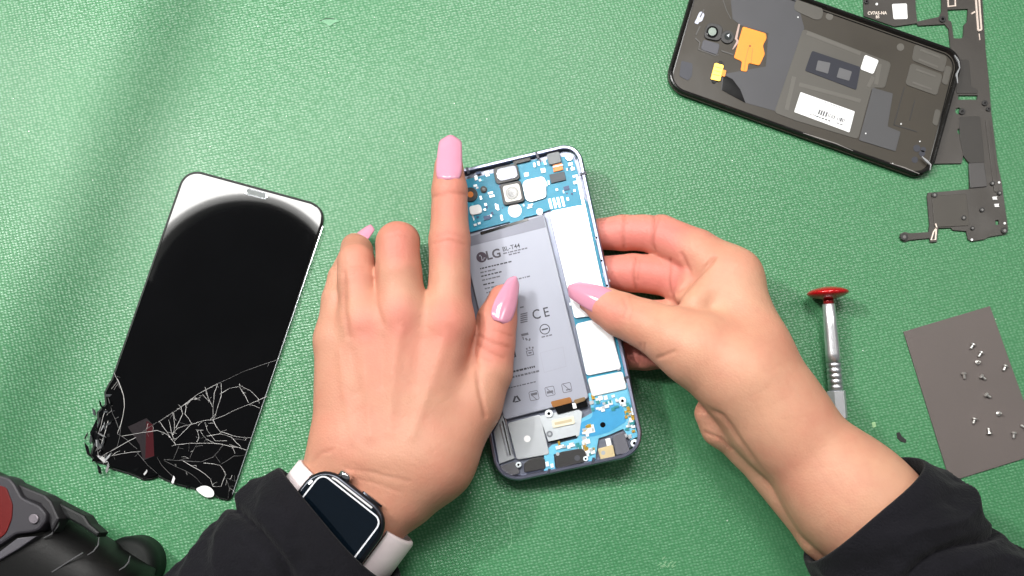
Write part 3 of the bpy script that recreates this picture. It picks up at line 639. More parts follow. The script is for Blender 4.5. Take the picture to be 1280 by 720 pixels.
    for i, (x, y, n) in enumerate(((600, 336, 38), (600.5, 341, 20), (601.5, 345.5, 26), (602.5, 350.5, 22), (604, 356, 14), (606, 361, 34), (608, 366, 30), (609, 371, 12))): micro(x, y, n, 0, M_ink if i in (0, 2, 4) else M_ink2)
    micro(646, 349, 14, 0); micro(650, 384.5, 5, 0)
    T('C', 670.5, 393.5, 17, M_ink, .9, .008); T('E', 682.8, 390.7, 17, M_ink, .9, .008)
    multi('print', [rect(655, 392+i*2.6, 9, 1.5, 13) for i in range(5)], PH, -.7, -.62, M_ink2, bt)
    V, Fs = sweep(PH, circ(681, 411.5, 6.6, 26), [(0, -.7), (0, -.62), (.45, -.62), (.45, -.7)], -.62, closed=True); obj('print', V, Fs, M_ink, bt)
    multi('print', [rect(681, 411.5, 8, 1.8, 13)], PH, -.7, -.62, M_ink, bt); micro(677, 421.5, 11, 0)
    multi('print', [rect(656, 418, 9, 3, 13), rect(658, 424, 2.2, 3.5, 40), rect(662, 424.5, 2, 3.2, -20), rect(654, 423, 1.4, 4, 13)], PH, -.7, -.62, M_ink2, bt)
    multi('print', [rect(637, 428, 2.5, 9, -25), rect(641, 432, 2, 5, 30), rect(635, 423, 2, 5, 13)], PH, -.7, -.62, M_ink, bt)
    T('RI', 640.5, 443.5, 11, M_ink, 1, .03)
    V, Fs = sweep(PH, rect(662.5, 441, 9, 7, 13), [(0, -.7), (0, -.62), (.4, -.62), (.4, -.7)], -.62, closed=True); obj('print', V, Fs, M_ink2, bt)
    multi('print', [rect(658.5, 436, 2, 2.4, 13), rect(662, 434.6, 2, 2.4, 13), rect(666, 434.5, 2, 2.4, 13), rect(662.5, 441, 4, 2, 13)], PH, -.7, -.62, M_ink2, bt)
    def box(pts, m=M_ink2, w=.25):
        V, Fs = sweep(PH, pts, [(0, -.7), (0, -.63), (w, -.63), (w, -.7)], -.63, closed=True); obj('print', V, Fs, m, bt)
    box([(675, 441), (704, 433.5), (708, 458), (680, 466)], mat('faint_ink', C(140, 140, 150), .6), .2)
    micro(633, 466.5, 36, 0, M_ink, 2.4); micro(634, 473, 38, 0, M_ink2, 2.4); micro(636, 485, 34, 0, M_ink2, 1.4)
    for i, (x, y) in enumerate(((646, 499), (667.5, 494.5), (687.5, 489), (708.5, 484.5))):
        if i: box(rnd(rect(x, y, 12, 12, 12), 2), M_ink2, .3)
        multi('print', [[rect(x-3, y, 2.4, 8, -18), rect(x+2, y-1, 2.2, 8, 35), rect(x, y+3, 5, 1.5, 13)], [rect(x, y-2, 8, 3, 13), rect(x, y+2, 9, .9, -40)], [rect(x, y+1, 8, 3, 13), rect(x, y, 11, .9, -40)], [rect(x+2, y+2.5, 6, 1.5, 13), rect(x, y, 12, .9, -40)]][i], PH, -.7, -.62, M_ink if not i else M_ink2, bt)
    # ---- lower part
    ft = slab('battery_connector', rnd([(692, 506), (732, 496), (735, 508), (697, 518)], 1.5), PH, -3.2, -.9, M_gloss, root, .2)
    slab('flex_cable', rnd([(688, 502), (713, 496), (715.5, 503), (691, 509.5)], 2), PH, -.9, -.4, mat('bronze_flex', C(150, 100, 52), .35, .4), ft, .1)
    slab('flex_cable', rnd([(717, 500), (731, 496), (732, 500.5), (719, 505)], 1.5), PH, -.9, -.5, mat('bronze_flex2', C(128, 104, 74), .35, .4), ft, .1)
    slab('flex_joint', rect(718, 507, 4.5, 7, 12), PH, -.9, -.6, M_white, ft)
    sp = slab('speaker_plate', rnd([(634, 529), (675, 518), (687, 568), (646, 575)], 3), PH, -3.4, -1.6, M_plate, root, .3)
    slab('plate_dot', circ(659, 548.5, 4.2, 18), PH, -1.6, -1.5, M_white, sp)
    fx = slab('flex_board', rnd([(674, 520), (720, 510), (728, 515), (724, 545), (686, 553)], 2), PH, -3.4, -1.7, mat('flex_grey', C(186, 192, 196), .4, .3, var=.1, vscale=300), root, .1)
    slab('socket', rnd(rect(704, 527.5, 28, 10, 12), 1.5), PH, -1.7, -1.1, mat('socket_cream', C(214, 208, 186), .45), fx, .1)
    slab('socket_slot', rect(704, 527.5, 22, 3.4, 12), PH, -1.1, -1.0, mat('socket_tan', C(186, 172, 140), .5), fx)
    slab('alignment_ring', circ(687, 542.5, 4, 18), PH, -1.7, -1.4, mat('ring_grey', C(120, 124, 130), .4, .4), fx); slab('alignment_ring', circ(687, 542.5, 1.8, 12), PH, -1.4, -1.3, M_plate, fx)
    ribbon('slit', [(685, 553), (720, 545)], 2, PH, -1.7, M_gloss, fx, .1)
    lb = slab('lower_board', [(735, 492), (786, 478), (792, 500), (790, 520), (798, 545), (788, 550), (779, 536), (760, 544), (748, 548), (744, 574), (735, 578), (733, 560), (692, 568), (694, 586), (680, 589), (680, 566), (690, 556), (722, 548), (722, 526), (740, 516)], PH, -3.4, -2.0, M_blue2, root)
    slab('board_patch', rnd([(742, 506), (752, 502), (778, 508), (784, 526), (762, 540), (740, 546), (724, 544), (726, 528), (740, 522)], 3), PH, -2.0, -1.8, mat('mid_blue_resist', C(50, 142, 188), .42, var=.15, vscale=200), lb)
    slab('screw_hole', circ(753.5, 531, 3.4, 16), PH, -1.8, -1.7, M_gloss, lb)
    for x, y, r in ((778, 501, 4.8), (793, 554, 4.8), (732, 573.5, 3.2), (648, 581, 3.6), (686, 517, 5.0)):
        b_ = slab('screw_boss', circ(x, y, r, 18), PH, -2.4, -.9, M_solder, root, .2); slab('screw_hole', circ(x, y, r*.4, 12), PH, -.9, -.84, M_gloss, b_)
    for k in range(95):
        x, y = rs.choice([(rs.uniform(738, 786), rs.uniform(494, 512)), (rs.uniform(728, 742), rs.uniform(530, 575)), (rs.uniform(782, 793), rs.uniform(505, 548)), (rs.uniform(694, 735), rs.uniform(553, 562))])
        slab('chip', rect(x, y, rs.uniform(2.5, 6), rs.uniform(2.5, 6), A+rs.choice([0, 0, 90])), PH, -2.0, -1.5+rs.random()*.3, rs.choice([M_solder, M_solder, M_plate, M_gold, mat('chip_teal', C(40, 128, 132), .4)]), lb)
    for x, y, w, h in ((739, 536, 8, 10), (733, 552, 9, 6), (702, 558, 6, 4), (684, 580, 4, 6), (690, 582, 4, 5)): slab('chip', rect(x, y, w, h, A), PH, -2.0, -1.5, M_solder, lb)
    up_ = slab('charging_port', rnd([(693, 571), (700, 565), (728, 560), (734, 568), (733, 577), (695, 586)], 3), PH, -5, -1.2, M_black, root, .3)
    slab('port_ring', circ(721.5, 572.5, 3.6, 16), PH, -1.2, -1.0, mat('slate_ring', C(66, 68, 74), .4), up_); slab('port_bolt', circ(697, 567.5, 2.2, 12), PH, -1.2, -.9, M_plate, up_)
    slab('speaker_box', rnd([(655, 579), (664, 573), (677, 571), (681, 574), (682, 586), (655, 591)], 2), PH, -5, -1.4, M_black, root, .3)
    slab('speaker_box', rnd([(623, 583), (644, 577), (650, 592), (630, 597)], 3), PH, -5, -1.6, mat('graphite_block', C(86, 86, 90), .5, var=.1), root, .3)
    mo = slab('vibration_motor', rnd([(747, 561), (766, 556), (769, 571), (751, 575)], 2), PH, -4, -1.1, mat('motor_gold', C(216, 196, 152), .35, .5, var=.08, vscale=200), root, .2)
    slab('motor_dot', circ(754, 566, 2.6, 14), PH, -1.1, -1.0, M_plate, mo); slab('motor_clip', rect(760.5, 552.5, 6, 9, A), PH, -2, -.9, M_white, mo)
    slab('microphone_block', rnd([(765, 546), (780, 540), (788, 566), (770, 569)], 2), PH, -4, -1.1, mat('slate_block', C(88, 88, 96), .5), root, .3)
    sr = slab('side_rail', [(617, 540), (628, 518), (643, 573), (624, 580)], PH, -5, -1.8, M_plate, root, .2)
    for k in range(3): ribbon('rail_rib', [(625+k*3.2, 530+k*-4), (635+k*2.8, 570-k*1)], 1.5, PH, -1.8, M_silver if k != 1 else M_black, sr, .5)
phone()

# ------------------------------------------------------------------ loose cracked screen
def screen():
    root = thing('cracked_screen', 'loose black phone screen with its lower corner shattered, lying on the mat', 'phone screen', P(258, 420, 0))
    raw = [(231.6, 209.4), (410.4, 257.9), (288.6, 626.5), (272, 623), (262, 616), (250, 615), (238, 610), (228, 608), (214, 604), (205, 600), (197, 596), (190, 599), (178, 600), (167, 595), (152, 590), (138, 586), (130, 580), (119, 578), (112, 570), (116, 556), (112, 545), (122, 532), (121, 515), (131, 505), (130, 490), (136, 478), (139, 474)]
    out = rnd(raw, [20, 22, 7]+[0]*(len(raw)-3), 8)
    V, Fs = sweep(MAT, out, [(.3, 0), (0, .3), (0, 1.2), (.25, 1.4), (.6, 1.4)], 1.4); obj('back_frame', V, Fs, mat('screen_frame_black', C(14, 14, 15), .5, spec=.3), root)
    V, Fs = sweep(MAT, out, [(.75, 1.3), (.75, 1.95), (.95, 2.15), (1.25, 2.2)], 2.2); gl = obj('glass', V, Fs, M_glass, root)
    # thin chrome line along the long edges
    Mch = mat('edge_chrome', C(216, 220, 224), .2, .8)
    ribbon('edge_trim', [(403.4, 283), (290.4, 618)], .8, MAT, 1.4, Mch, root, .55); ribbon('edge_trim', [(223.4, 242), (155.4, 438)], .5, MAT, 1.4, Mch, root, .5)
    a = -15.2; sl = rnd(rect(320.5, 242, 29, 9, a), 4.4); V, Fs = sweep(MAT, sl, [(0, 2.15), (0, 2.35), (.35, 2.4), (.7, 2.35), (.7, 2.15)], 2.3, closed=True); es = obj('earpiece_slot', V, Fs, Mch, root)
    slab('mesh_grille', rnd(rect(320.5, 242, 25, 5.4, a), 2.6), MAT, 2.2, 2.23, mat('grille_grey', C(92, 98, 98), .5), es)
    Mcr = mat('crack_white', C(182, 180, 178), .35, spec=.8); Mcr2 = mat('crack_grey', C(78, 77, 77), .35, spec=.8)
    Z = lambda pts: [(100+x/3.43, 430+y/3.43) for x, y in pts]
    cr = [([(335, 335), (420, 280), (505, 215), (590, 170)], .55, 0), ([(590, 170), (700, 118), (845, 68)], .45, 1), ([(590, 170), (575, 210), (570, 260), (570, 325)], .6, 0), ([(605, 170), (605, 225), (590, 270), (575, 320)], .5, 0),
          ([(540, 195), (550, 235), (568, 270)], .5, 0), ([(525, 215), (560, 250)], .45, 0), ([(570, 325), (660, 285), (725, 258), (800, 225)], .6, 0), ([(570, 325), (600, 375), (660, 395), (735, 402)], .6, 0), ([(570, 325), (520, 330), (475, 345), (420, 360), (398, 390)], .6, 0),
          ([(600, 215), (640, 190), (690, 180), (730, 200), (765, 235)], .5, 0), ([(685, 185), (710, 225), (725, 258), (770, 275)], .5, 0), ([(400, 300), (405, 340), (400, 390)], .5, 0), ([(435, 265), (440, 300), (410, 360)], .6, 0), ([(480, 235), (455, 265), (450, 300), (480, 345)], .5, 0), ([(515, 230), (480, 238), (445, 262)], .5, 0),
          ([(380, 325), (390, 370), (405, 415), (410, 435)], .6, 0), ([(340, 330), (375, 380), (410, 430)], .5, 0), ([(475, 345), (440, 380), (405, 415)], .5, 0), ([(410, 432), (470, 425), (540, 425), (610, 430), (690, 445)], .6, 0), ([(425, 435), (400, 495), (360, 497)], .5, 1), ([(500, 430), (470, 490), (420, 500)], .5, 1), ([(615, 430), (570, 485), (520, 505), (440, 500), (360, 495)], .6, 1),
          ([(500, 365), (510, 400), (500, 420)], .45, 0), ([(515, 370), (545, 410)], .4, 0), ([(535, 335), (545, 370), (580, 415), (630, 415)], .45, 0), ([(545, 395), (600, 385), (650, 400), (690, 440)], .5, 0), ([(650, 405), (715, 415)], .4, 1), ([(640, 430), (715, 455)], .45, 0), ([(180, 395), (265, 380), (330, 370), (370, 385), (395, 410)], .55, 0), ([(265, 380), (330, 335)], .4, 1),
          ([(360, 500), (420, 530), (480, 560), (520, 600)], .5, 1), ([(440, 500), (510, 540), (560, 580), (570, 610), (605, 610)], .5, 0), ([(530, 510), (600, 520), (625, 560), (605, 610)], .5, 0), ([(625, 575), (640, 620), (635, 660)], .45, 1), ([(605, 515), (660, 480), (715, 475)], .4, 1), ([(630, 575), (670, 590)], .35, 1),
          ([(145, 120), (165, 160), (185, 215), (190, 270), (175, 345), (160, 385)], .6, 0), ([(150, 130), (170, 190)], .4, 1), ([(120, 230), (140, 300), (165, 360)], .5, 1), ([(80, 490), (150, 450), (240, 400)], .5, 0), ([(80, 490), (180, 470), (260, 460)], .5, 0), ([(80, 490), (100, 400), (120, 330)], .6, 0), ([(80, 490), (70, 420), (90, 350), (110, 280)], .6, 0), ([(80, 490), (160, 440), (175, 350)], .4, 1), ([(240, 460), (290, 520), (345, 570)], .5, 1), ([(330, 485), (350, 520), (400, 570)], .5, 1), ([(160, 385), (200, 410), (245, 450)], .5, 1)]
    rr = random.Random(9)
    for _ in range(80):                      # fine side branches
        pts, w, dim = rr.choice(cr[:42]); i = rr.randrange(len(pts)-1); t = rr.random(); x = pts[i][0]*(1-t)+pts[i+1][0]*t; y = pts[i][1]*(1-t)+pts[i+1][1]*t
        a_ = rr.uniform(0, 6.28); L_ = rr.uniform(10, 42); cr.append(([(x, y), (x+L_*.5*math.cos(a_)+rr.uniform(-4, 4), y+L_*.5*math.sin(a_)+rr.uniform(-4, 4)), (x+L_*math.cos(a_), y+L_*math.sin(a_))], rr.uniform(.25, .45), rr.random() < .5))
    for pts, w, dim in cr:
        q = Z(pts); q2 = []
        for i in range(len(q)-1):
            for t in (0, .5): q2.append((q[i][0]*(1-t)+q[i+1][0]*t+(rr.uniform(-.7, .7) if t else 0), q[i][1]*(1-t)+q[i+1][1]*t+(rr.uniform(-.7, .7) if t else 0)))
        q2.append(q[-1]); ribbon('crack', q2, [w*rr.uniform(.35, 1.1) for _ in q2], MAT, 2.2, Mcr2 if dim else Mcr, gl, .05)
    # splintered corner: loose slivers of glass standing at odd angles
    Msh = [mat('sliver_dark', C(12, 13, 14), .1), mat('sliver_bright', C(150, 152, 154), .3, 0), mat('sliver_grey', C(66, 68, 70), .15, 0)]
    def sliver(x, y, L, w, ang, tilt, roll, z, m):
        c = P(x, y, z); k = mmpx(c); a = math.radians(ang); d = np.array([math.cos(a)*math.cos(tilt), math.sin(a)*math.cos(tilt), math.sin(tilt)]); s_ = np.array([-math.sin(a)*math.cos(roll), math.cos(a)*math.cos(roll), math.sin(roll)]); n = np.cross(d, s_)
        pp = [(-.55, -.1), (.15, -.5), (.6, -.05), (.25, .2), (-.3, .45)]
        V = [c+d*L*k*u+s_*w*k*v+n*e for e in (0, -.0006) for u, v in pp]; Vz = min(v[2] for v in V)
        if Vz < .0002: V = [v+np.array([0, 0, .0002-Vz]) for v in V]
        obj('glass_sliver', V, [(0, 1, 2, 3, 4), (9, 8, 7, 6, 5)]+[(i, 5+i, 5+(i+1) % 5, (i+1) % 5) for i in range(5)], m, root)
    for i in range(52):
        t = rr.random(); 
        if rr.random() < .6: x, y = 119+rr.gauss(4, 6.5), 552+rr.gauss(4, 14)
        elif rr.random() < .5: x, y = 134+rr.gauss(0, 3), 484+46*rr.random()
        else: x = 130+rr.random()*110; y = 575+(x-130)*.29+rr.gauss(0, 2)
        x = max(107, x)
        sliver(x, y, rr.uniform(5, 13), rr.uniform(2.2, 5), rr.choice([60, 80, 100, 120, 30, -20])+rr.uniform(-15, 15), rr.uniform(-.35, .35), rr.uniform(-.5, .5), rr.uniform(1.6, 3.4), Msh[rr.choice([0, 0, 0, 1, 2, 2]) if y < 576 else rr.choice([0, 0, 2])])
    for x, y, L, w, ang in ((117, 535, 22, 5, 72), (109, 562, 18, 5, 115), (127, 560, 15, 3, 80), (120, 574, 12, 5, 30), (128, 574, 14, 6, 150)): sliver(x, y, L, w, ang, .1, .3, 2.6, Msh[1] if w < 5 else Msh[0])
    slab('white_chip', rnd([(244, 611), (255, 606.5), (263, 609), (268, 615), (267, 621), (258, 622), (250, 617)], 3), MAT, 2.2, 2.3, M_white, gl)
    sm = mat('display_red_tint', C(60, 22, 26), .05); slab('bleed_patch', Z([(205, 355), (285, 318), (312, 345), (318, 480), (270, 500), (255, 430)]), MAT, 2.2, 2.215, mat('display_grey_tint', C(40, 36, 38), .05), gl); slab('bleed_patch', Z([(285, 330), (312, 345), (318, 480), (280, 490)]), MAT, 2.215, 2.23, sm, gl)
screen()

# ------------------------------------------------------------------ antenna midframe and back cover
def midframe():
    root = thing('plastic_midframe', 'dark plastic inner frame with cut-outs lying partly under the back cover', 'phone frame', P(1205, 150, 0))
    outer = [(1078, -30), (1080, 20), (1118, 33), (1146, 29), (1148, 32), (1181, 30), (1186, 36), (1188.5, 64), (1160, 120), (1140, 205), (1202, 204), (1204, 194), (1211.5, 204), (1212, 236.5), (1160, 241), (1159, 246), (1162, 280), (1161, 290), (1137, 291.5), (1134, 290.5), (1130, 290), (1126, 292), (1124.5, 296), (1127, 300.5), (1131, 302), (1136, 300), (1162, 297.5), (1163, 303), (1171, 302), (1173, 285), (1189, 284.5), (1191, 287.5), (1208, 289), (1210, 299), (1214, 301.5), (1230, 299), (1236, 296), (1256, 292.5), (1260, 286), (1252, 228), (1247, 205), (1239, 140), (1236, 100), (1232, 63), (1226, -30)]
    holes = [[(1143, -26), (1177, -26), (1177, 15), (1173.6, 21), (1159, 24), (1146.5, 27), (1144.7, 11)], [(1184.5, 12), (1210, 11), (1209, 27), (1205, 31), (1204, 46), (1201, 48), (1192, 48), (1189, 27), (1185.4, 25)],
             [(1198, 119), (1222, 119), (1221.5, 124.6), (1197.5, 124.6)], circ(1198, 138.5, 4.2, 12), circ(1201, 164, 4.4, 12), rnd(rect(1246.5, 278, 4.5, 6, 8), 1)]
    b = holed('plate', outer, holes, MAT, .05, 1.1, M_dark, root)
    slab('raised_panel', rnd([(1199, 146), (1225, 145), (1231, 203), (1212, 204), (1205, 196), (1200, 172)], 2), MAT, 1.1, 1.45, mat('panel_black', C(44, 41, 38), .45, var=.2), b, .1)
    slab('raised_panel', rnd([(1211, 204), (1230, 203), (1234, 233), (1213, 235)], 1), MAT, 1.1, 1.8, mat('panel_slate', C(62, 60, 60), .4, var=.15), b, .15)
    slab('raised_panel', rnd([(1196, 74), (1211, 75), (1214, 108), (1222, 112), (1222, 117), (1196, 117)], 1.5), MAT, 1.1, 1.4, mat('panel_black', C(44, 41, 38), .45), b, .1)
    slab('raised_panel', rnd([(1165, 245), (1208, 242), (1212, 282), (1168, 284)], 3), MAT, 1.1, 1.5, mat('panel_brown', C(60, 56, 50), .42, var=.2), b, .15)
    slab('raised_panel', rnd([(1232, 150), (1237, 150), (1249, 240), (1243, 240)], 1), MAT, 1.1, 1.5, M_dark, b, .15)
    for x, y, r in ((1231.5, 128.5, 3.5), (1236, 136, 2.8), (1203, 139, 4), (1168.5, 243.5, 3.6), (1228, 262, 3), (1205, 272, 3.2), (1256, 288, 4), (1250, 241, 3), (1241, 229, 3), (1130.5, 296, 4.6), (1178.5, 23.5, 4), (1216, 285, 2.5), (1083.5, 1.5, 3)):
        s_ = slab('screw_boss', circ(x, y, r, 16), MAT, 1.1, 1.9, M_black, b, .2); slab('screw_hole', circ(x, y, r*.45, 12), MAT, 1.9, 1.94, M_gloss, s_)
    Mct = mat('pale_contact', C(224, 208, 196), .35, .4)
    ribbon('contact', [(1219.5, -10), (1221, 12), (1223, 38)], 2.2, MAT, 1.1, Mct, b, .5); ribbon('contact', [(1223.5, -10), (1225.5, 18), (1227, 37)], 2, MAT, 1.1, Mct, b, .5); ribbon('contact', [(1223, 38), (1227, 37)], 2.2, MAT, 1.1, Mct, b, .55)
    ribbon('contact', [(1224, 42), (1225, 50)], 1, MAT, 1.1, Mct, b, .3); ribbon('contact', [(1214.5, 17), (1219, 14.5)], 2, MAT, 1.1, Mct, b, .5)
    V, Fs = sweep(MAT, [(1184, -4), (1194.5, -5), (1195, 8), (1184.5, 9)], [(0, 1.1), (0, 1.5), (.7, 1.5), (.7, 1.1)], 1.3, closed=True); obj('contact', V, Fs, Mct, b)
    ribbon('contact', [(1169.5, 279.5), (1171, 284), (1167, 290), (1164, 300), (1169.5, 299.5), (1170.5, 284)], 1.5, MAT, 1.1, Mct, b, .5)
    for x, y in ((1243.5, 247.5), (1246, 256.5)): slab('contact', [(x-3, y-1.5), (x+3, y-2), (x+2, y), (x+3.5, y+1.8), (x-2, y+2)], MAT, 1.1, 1.5, M_white, b)
    for x, y in ((1249, 228), (1256, 279), (1215, 299.5)): slab('contact', circ(x, y, 1.5, 8), MAT, 1.1, 1.5, M_white, b)
    slab('small_label', circ(1096, 5, 1.6, 10), MAT, 1.1, 1.2, M_white, b)
    slab('sticker', rnd([(1115, 5), (1133.5, 4.3), (1134.5, 23.5), (1117, 24)], 1.5), MAT, 1.1, 1.2, M_white, b)
    text('print', 'CV7A5-NA', 1096.5, 16.4, 5.6, 1, MAT, 1.13, mat('cream_print', C(226, 214, 202), .6), b, .9, .02); text('print', 'B5', 1097, 21.2, 5, 1, MAT, 1.13, mat('cream_print', C(226, 214, 202), .6), b, .9, .02)
midframe()

BC = Plane((0, 0, .0016), (0, 0, 1))
def back_cover():
    root = thing('phone_back_cover', 'dark phone back cover lying inside up with orange flex and white label', 'phone cover', P(1010, 90, 0))
    TL = (875, -47); out = rnd([(828.5, 110), (1160, 227.5), (1204, 69), TL], [24, 24, 22, 20], 8)
    Mfl = mat('cover_inner', C(54, 49, 41), .46, spec=.35, var=.4, vscale=26, rvar=.1, bump=.05, bscale=200)
    slab('shell', out, BC, 0, 1.0, Mfl, root)
    rim('rim', out, BC, [(.5, 0), (.0, .6), (0, 2.2), (.5, 3.1), (1.1, 3.3), (1.7, 2.9), (2.1, 2.0), (2.6, 1.02), (2.6, 0)], mat('rim_gloss', C(26, 25, 24), .22, rvar=.12, vscale=90), root)
    V, Fs = sweep(BC, rnd([(836, 108), (1158, 220), (1196, 72), (878, -40)], 16), [(0, 1), (0, 1.25), (.5, 1.25), (.5, 1)], 1.2, closed=True); obj('adhesive_line', V, Fs, M_gloss, root)
    sh = lambda n, pts, h0, h1, m, bev=0, r=0, par=root: slab(n, rnd(pts, r) if r else pts, BC, h0, h1, m, par, bev)
    ZA = lambda l: [(820+x/3.13, y/3.13) for x, y in l]; ZB = lambda l: [(980+x/3.13, y/3.13) for x, y in l]; Z1 = lambda l: [(820+x/6, y/6) for x, y in l]
    Mg = mat('graphite_sheet', C(62, 62, 66), .5, var=.12, vscale=60)
    sh('graphite_sheet', ZA([(285, -70), (300, 75), (335, 100), (440, 130), (430, 260), (262, 290), (255, 350), (350, 402), (488, 440), (580, 110), (545, -20), (500, -60)]), 1, 1.12, Mg)
    sh('black_step', ZA([(265, 292), (300, 310), (330, 350), (350, 402), (258, 352)]), 1.12, 1.3, M_gloss)
    cw = sh('camera_window', Z1([(385, 165), (505, 190), (485, 310), (355, 285)]), 1, 2.0, M_black, .2, 6)
    sh('lens_ring', circ(890.5, 39.5, 7.4, 24), 2.0, 2.4, M_gloss, .2, 0, cw); sh('lens', circ(890.5, 39.5, 5.0, 22), 2.4, 2.45, mat('lens_grey_green', C(128, 142, 132), .2), 0, 0, cw)
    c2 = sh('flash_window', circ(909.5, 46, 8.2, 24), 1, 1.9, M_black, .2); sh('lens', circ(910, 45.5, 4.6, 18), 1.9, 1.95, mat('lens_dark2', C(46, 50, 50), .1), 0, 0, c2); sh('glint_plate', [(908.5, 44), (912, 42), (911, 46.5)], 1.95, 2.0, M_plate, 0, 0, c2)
    Mpd = mat('pad_grey', C(78, 76, 74), .5, var=.08)
    sh('pad', Z1([(355, 295), (480, 330), (460, 412), (335, 370)]), 1, 1.4, mat('pad_slate', C(62, 62, 70), .45), .1, 3)
    for l in ([(300, 260), (330, 195)], [(295, 285), (330, 320), (320, 370), (440, 415), (470, 410)], [(490, 380), (580, 410)], [(360, 70), (330, 130)]): ribbon('moulded_ridge', Z1(l), 1.4, BC, 1, Mpd, root, .3)
    sh('lilac_sticker', Z1([(325, 92), (340, 85), (365, 105), (345, 160), (320, 165), (318, 182), (285, 172), (300, 150)]), 1, 1.2, mat('lilac_sticker', C(196, 200, 220), .5), 0, 2)
    sh('dark_sticker', Z1([(190, 455), (275, 475), (270, 570), (240, 605), (175, 570)]), 1, 1.2, mat('sticker_navy', C(44, 46, 56), .5), 0, 2)
    ribbon('scratch', Z1([(500, -10), (530, 80), (562, 140)]), .8, BC, 1.12, Mpd, root, .06)
    ribbon('glue_streak', Z1([(625, 180), (600, 290), (615, 310), (575, 370)]), [2, 3, 3.5, 1], BC, 1.12, mat('glue', C(176, 150, 140), .4), root, .3)
    of = sh('orange_flex', ZA([(340, 103), (430, 130), (433, 150), (418, 178), (426, 212), (405, 256), (362, 246), (356, 281), (331, 276), (337, 240), (305, 226), (318, 180), (332, 130)]), 1.12, 1.5, M_orange, .08, 2)
    sh('flex_hole', circ(937.5, 57.5, 1.2, 10), 1.5, 1.53, mat('hole_brown', C(96, 40, 10), .5), 0, 0, of)
    ribbon('flex_fold', ZA([(362, 185), (350, 235), (345, 275)]), .7, BC, 1.5, M_copper, of, .12); ribbon('flex_fold', ZA([(378, 190), (372, 245)]), .7, BC, 1.5, M_copper, of, .12)
    gc = sh('gold_connector', Z1([(440, 468), (512, 488), (482, 612), (408, 594)]), 1, 1.8, M_gold, .2, 2)
    sh('orange_tab', Z1([(498, 520), (528, 528), (516, 576), (486, 566)]), 1, 1.9, M_orange, 0, 1, gc)
    for i in range(3): ribbon('contact_line', Z1([(445-i*9, 500+i*28), (492-i*7, 512+i*28)]), .7, BC, 1.8, mat('gold_dark', C(176, 130, 50), .3, .8), gc, .1)
    for x, y in ((900.5, 79), (892.5, 101)): sh('black_end', circ(x, y, 3, 10), 1, 1.5, M_gloss, 0, 0, gc)
    # right half
    Mad = mat('adhesive_pad', C(74, 71, 65), .42, var=.12, vscale=50); Mad2 = mat('adhesive_pad_light', C(86, 83, 77), .42, var=.1, vscale=60)
    pad = sh('adhesive_pad', ZB([(75, 112), (310, 203), (420, 245), (395, 345), (345, 342), (290, 545), (40, 470), (-38, 440)]), 1, 1.25, Mad, .1, 4)
    for l in ([(90, 128), (300, 210)], [(60, 330), (300, 395)], [(40, 300), (10, 430)], [(350, 300), (330, 340)], [(375, 250), (360, 330)]): ribbon('pad_ridge', ZB(l), 5, BC, 1.25, Mad2, pad, .08)
    st = sh('navy_strip', ZB([(110, 198), (300, 262), (283, 352), (82, 276)]), 1.25, 1.5, mat('navy_foam', C(34, 36, 46), .7, var=.1), .05, 2)
    for q in ([(133, 236), (182, 246), (172, 288), (124, 274)], [(217, 264), (266, 280), (255, 316), (206, 302)]): sh('foam_square', ZB(q), 1.5, 1.6, mat('foam_grey', C(92, 92, 94), .6), 0, 1, st)
    sh('sticker', ZB([(317, 214), (371, 236), (349, 290), (299, 270)]), 1.25, 1.6, M_white, 0, 2)
    lb = sh('white_label', ZB([(65, 360), (277, 436), (256, 518), (40, 438)]), 1.25, 1.5, M_white, 0, 1)
    u = np.array([math.cos(math.radians(-19.6)), -math.sin(math.radians(-19.6))]); rr = random.Random(5); bars = []; s = 0
    base = np.array([980+135/3.13, 437/3.13])
    while s < 34:
        w = rr.choice([.8, 1.2, 2.0]); 
        if not (10.5 < s < 12.5 or 21.5 < s < 23): c = base+u*(s+w/2); bars.append(rect(c[0], c[1], w, 6.2 if s < 12 else 4.8, -19.6))
        s += w+rr.choice([.7, 1.0, 1.5])
    multi('print', bars, BC, 1.5, 1.52, M_inkb, lb)
    def row(x, y, n, hg):
        p = []; s = 0; b0 = np.array([980+x/3.13, y/3.13])
        while s < n: w = rr.uniform(1.2, 3.6); c = b0+u*(s+w/2); p.append(rect(c[0], c[1], w, hg, -19.6)); s += w+rr.uniform(.7, 1.4)
        multi('print', p, BC, 1.5, 1.52, M_inkb, lb)
    row(103, 446, 24, 1.6); row(205, 480, 8, 1.2); row(160, 400, 20, .7)
    sh('grey_patch', ZB([(347, 343), (426, 366), (405, 495), (456, 516), (436, 592), (293, 548)]), 1.25, 1.4, mat('patch_grey', C(66, 66, 68), .5, var=.05), 0, 1)
    for q in ([(512, 172), (640, 222), (625, 285), (500, 235)], [(497, 245), (622, 292), (598, 375), (474, 330)]):
        p_ = sh('adhesive_pad', ZB(q), 1, 1.35, Mad, .1, 4); c = np.mean(np.array(ZB(q)), 0); ribbon('pad_ridge', [tuple(c+(np.array(a)-c)*.6) for a in ZB(q)[:2]], 2.5, BC, 1.35, Mad2, p_, .1)
        ribbon('pad_ridge', [tuple(c+(np.array(a)-c)*.6) for a in ZB(q)[2:]], 2.5, BC, 1.35, Mad2, p_, .1)
    sh('adhesive_pad', ZB([(632, 255), (658, 262), (640, 335), (617, 325)]), 1, 1.35, Mad, .1, 3); sh('adhesive_pad', ZB([(592, 425), (615, 432), (600, 495), (580, 485)]), 1, 1.3, Mad, .1, 3)
    sh('adhesive_pad', ZB([(50, -10), (155, 32), (150, 72), (128, 80), (36, 38)]), 1, 1.3, Mad, .1, 5)
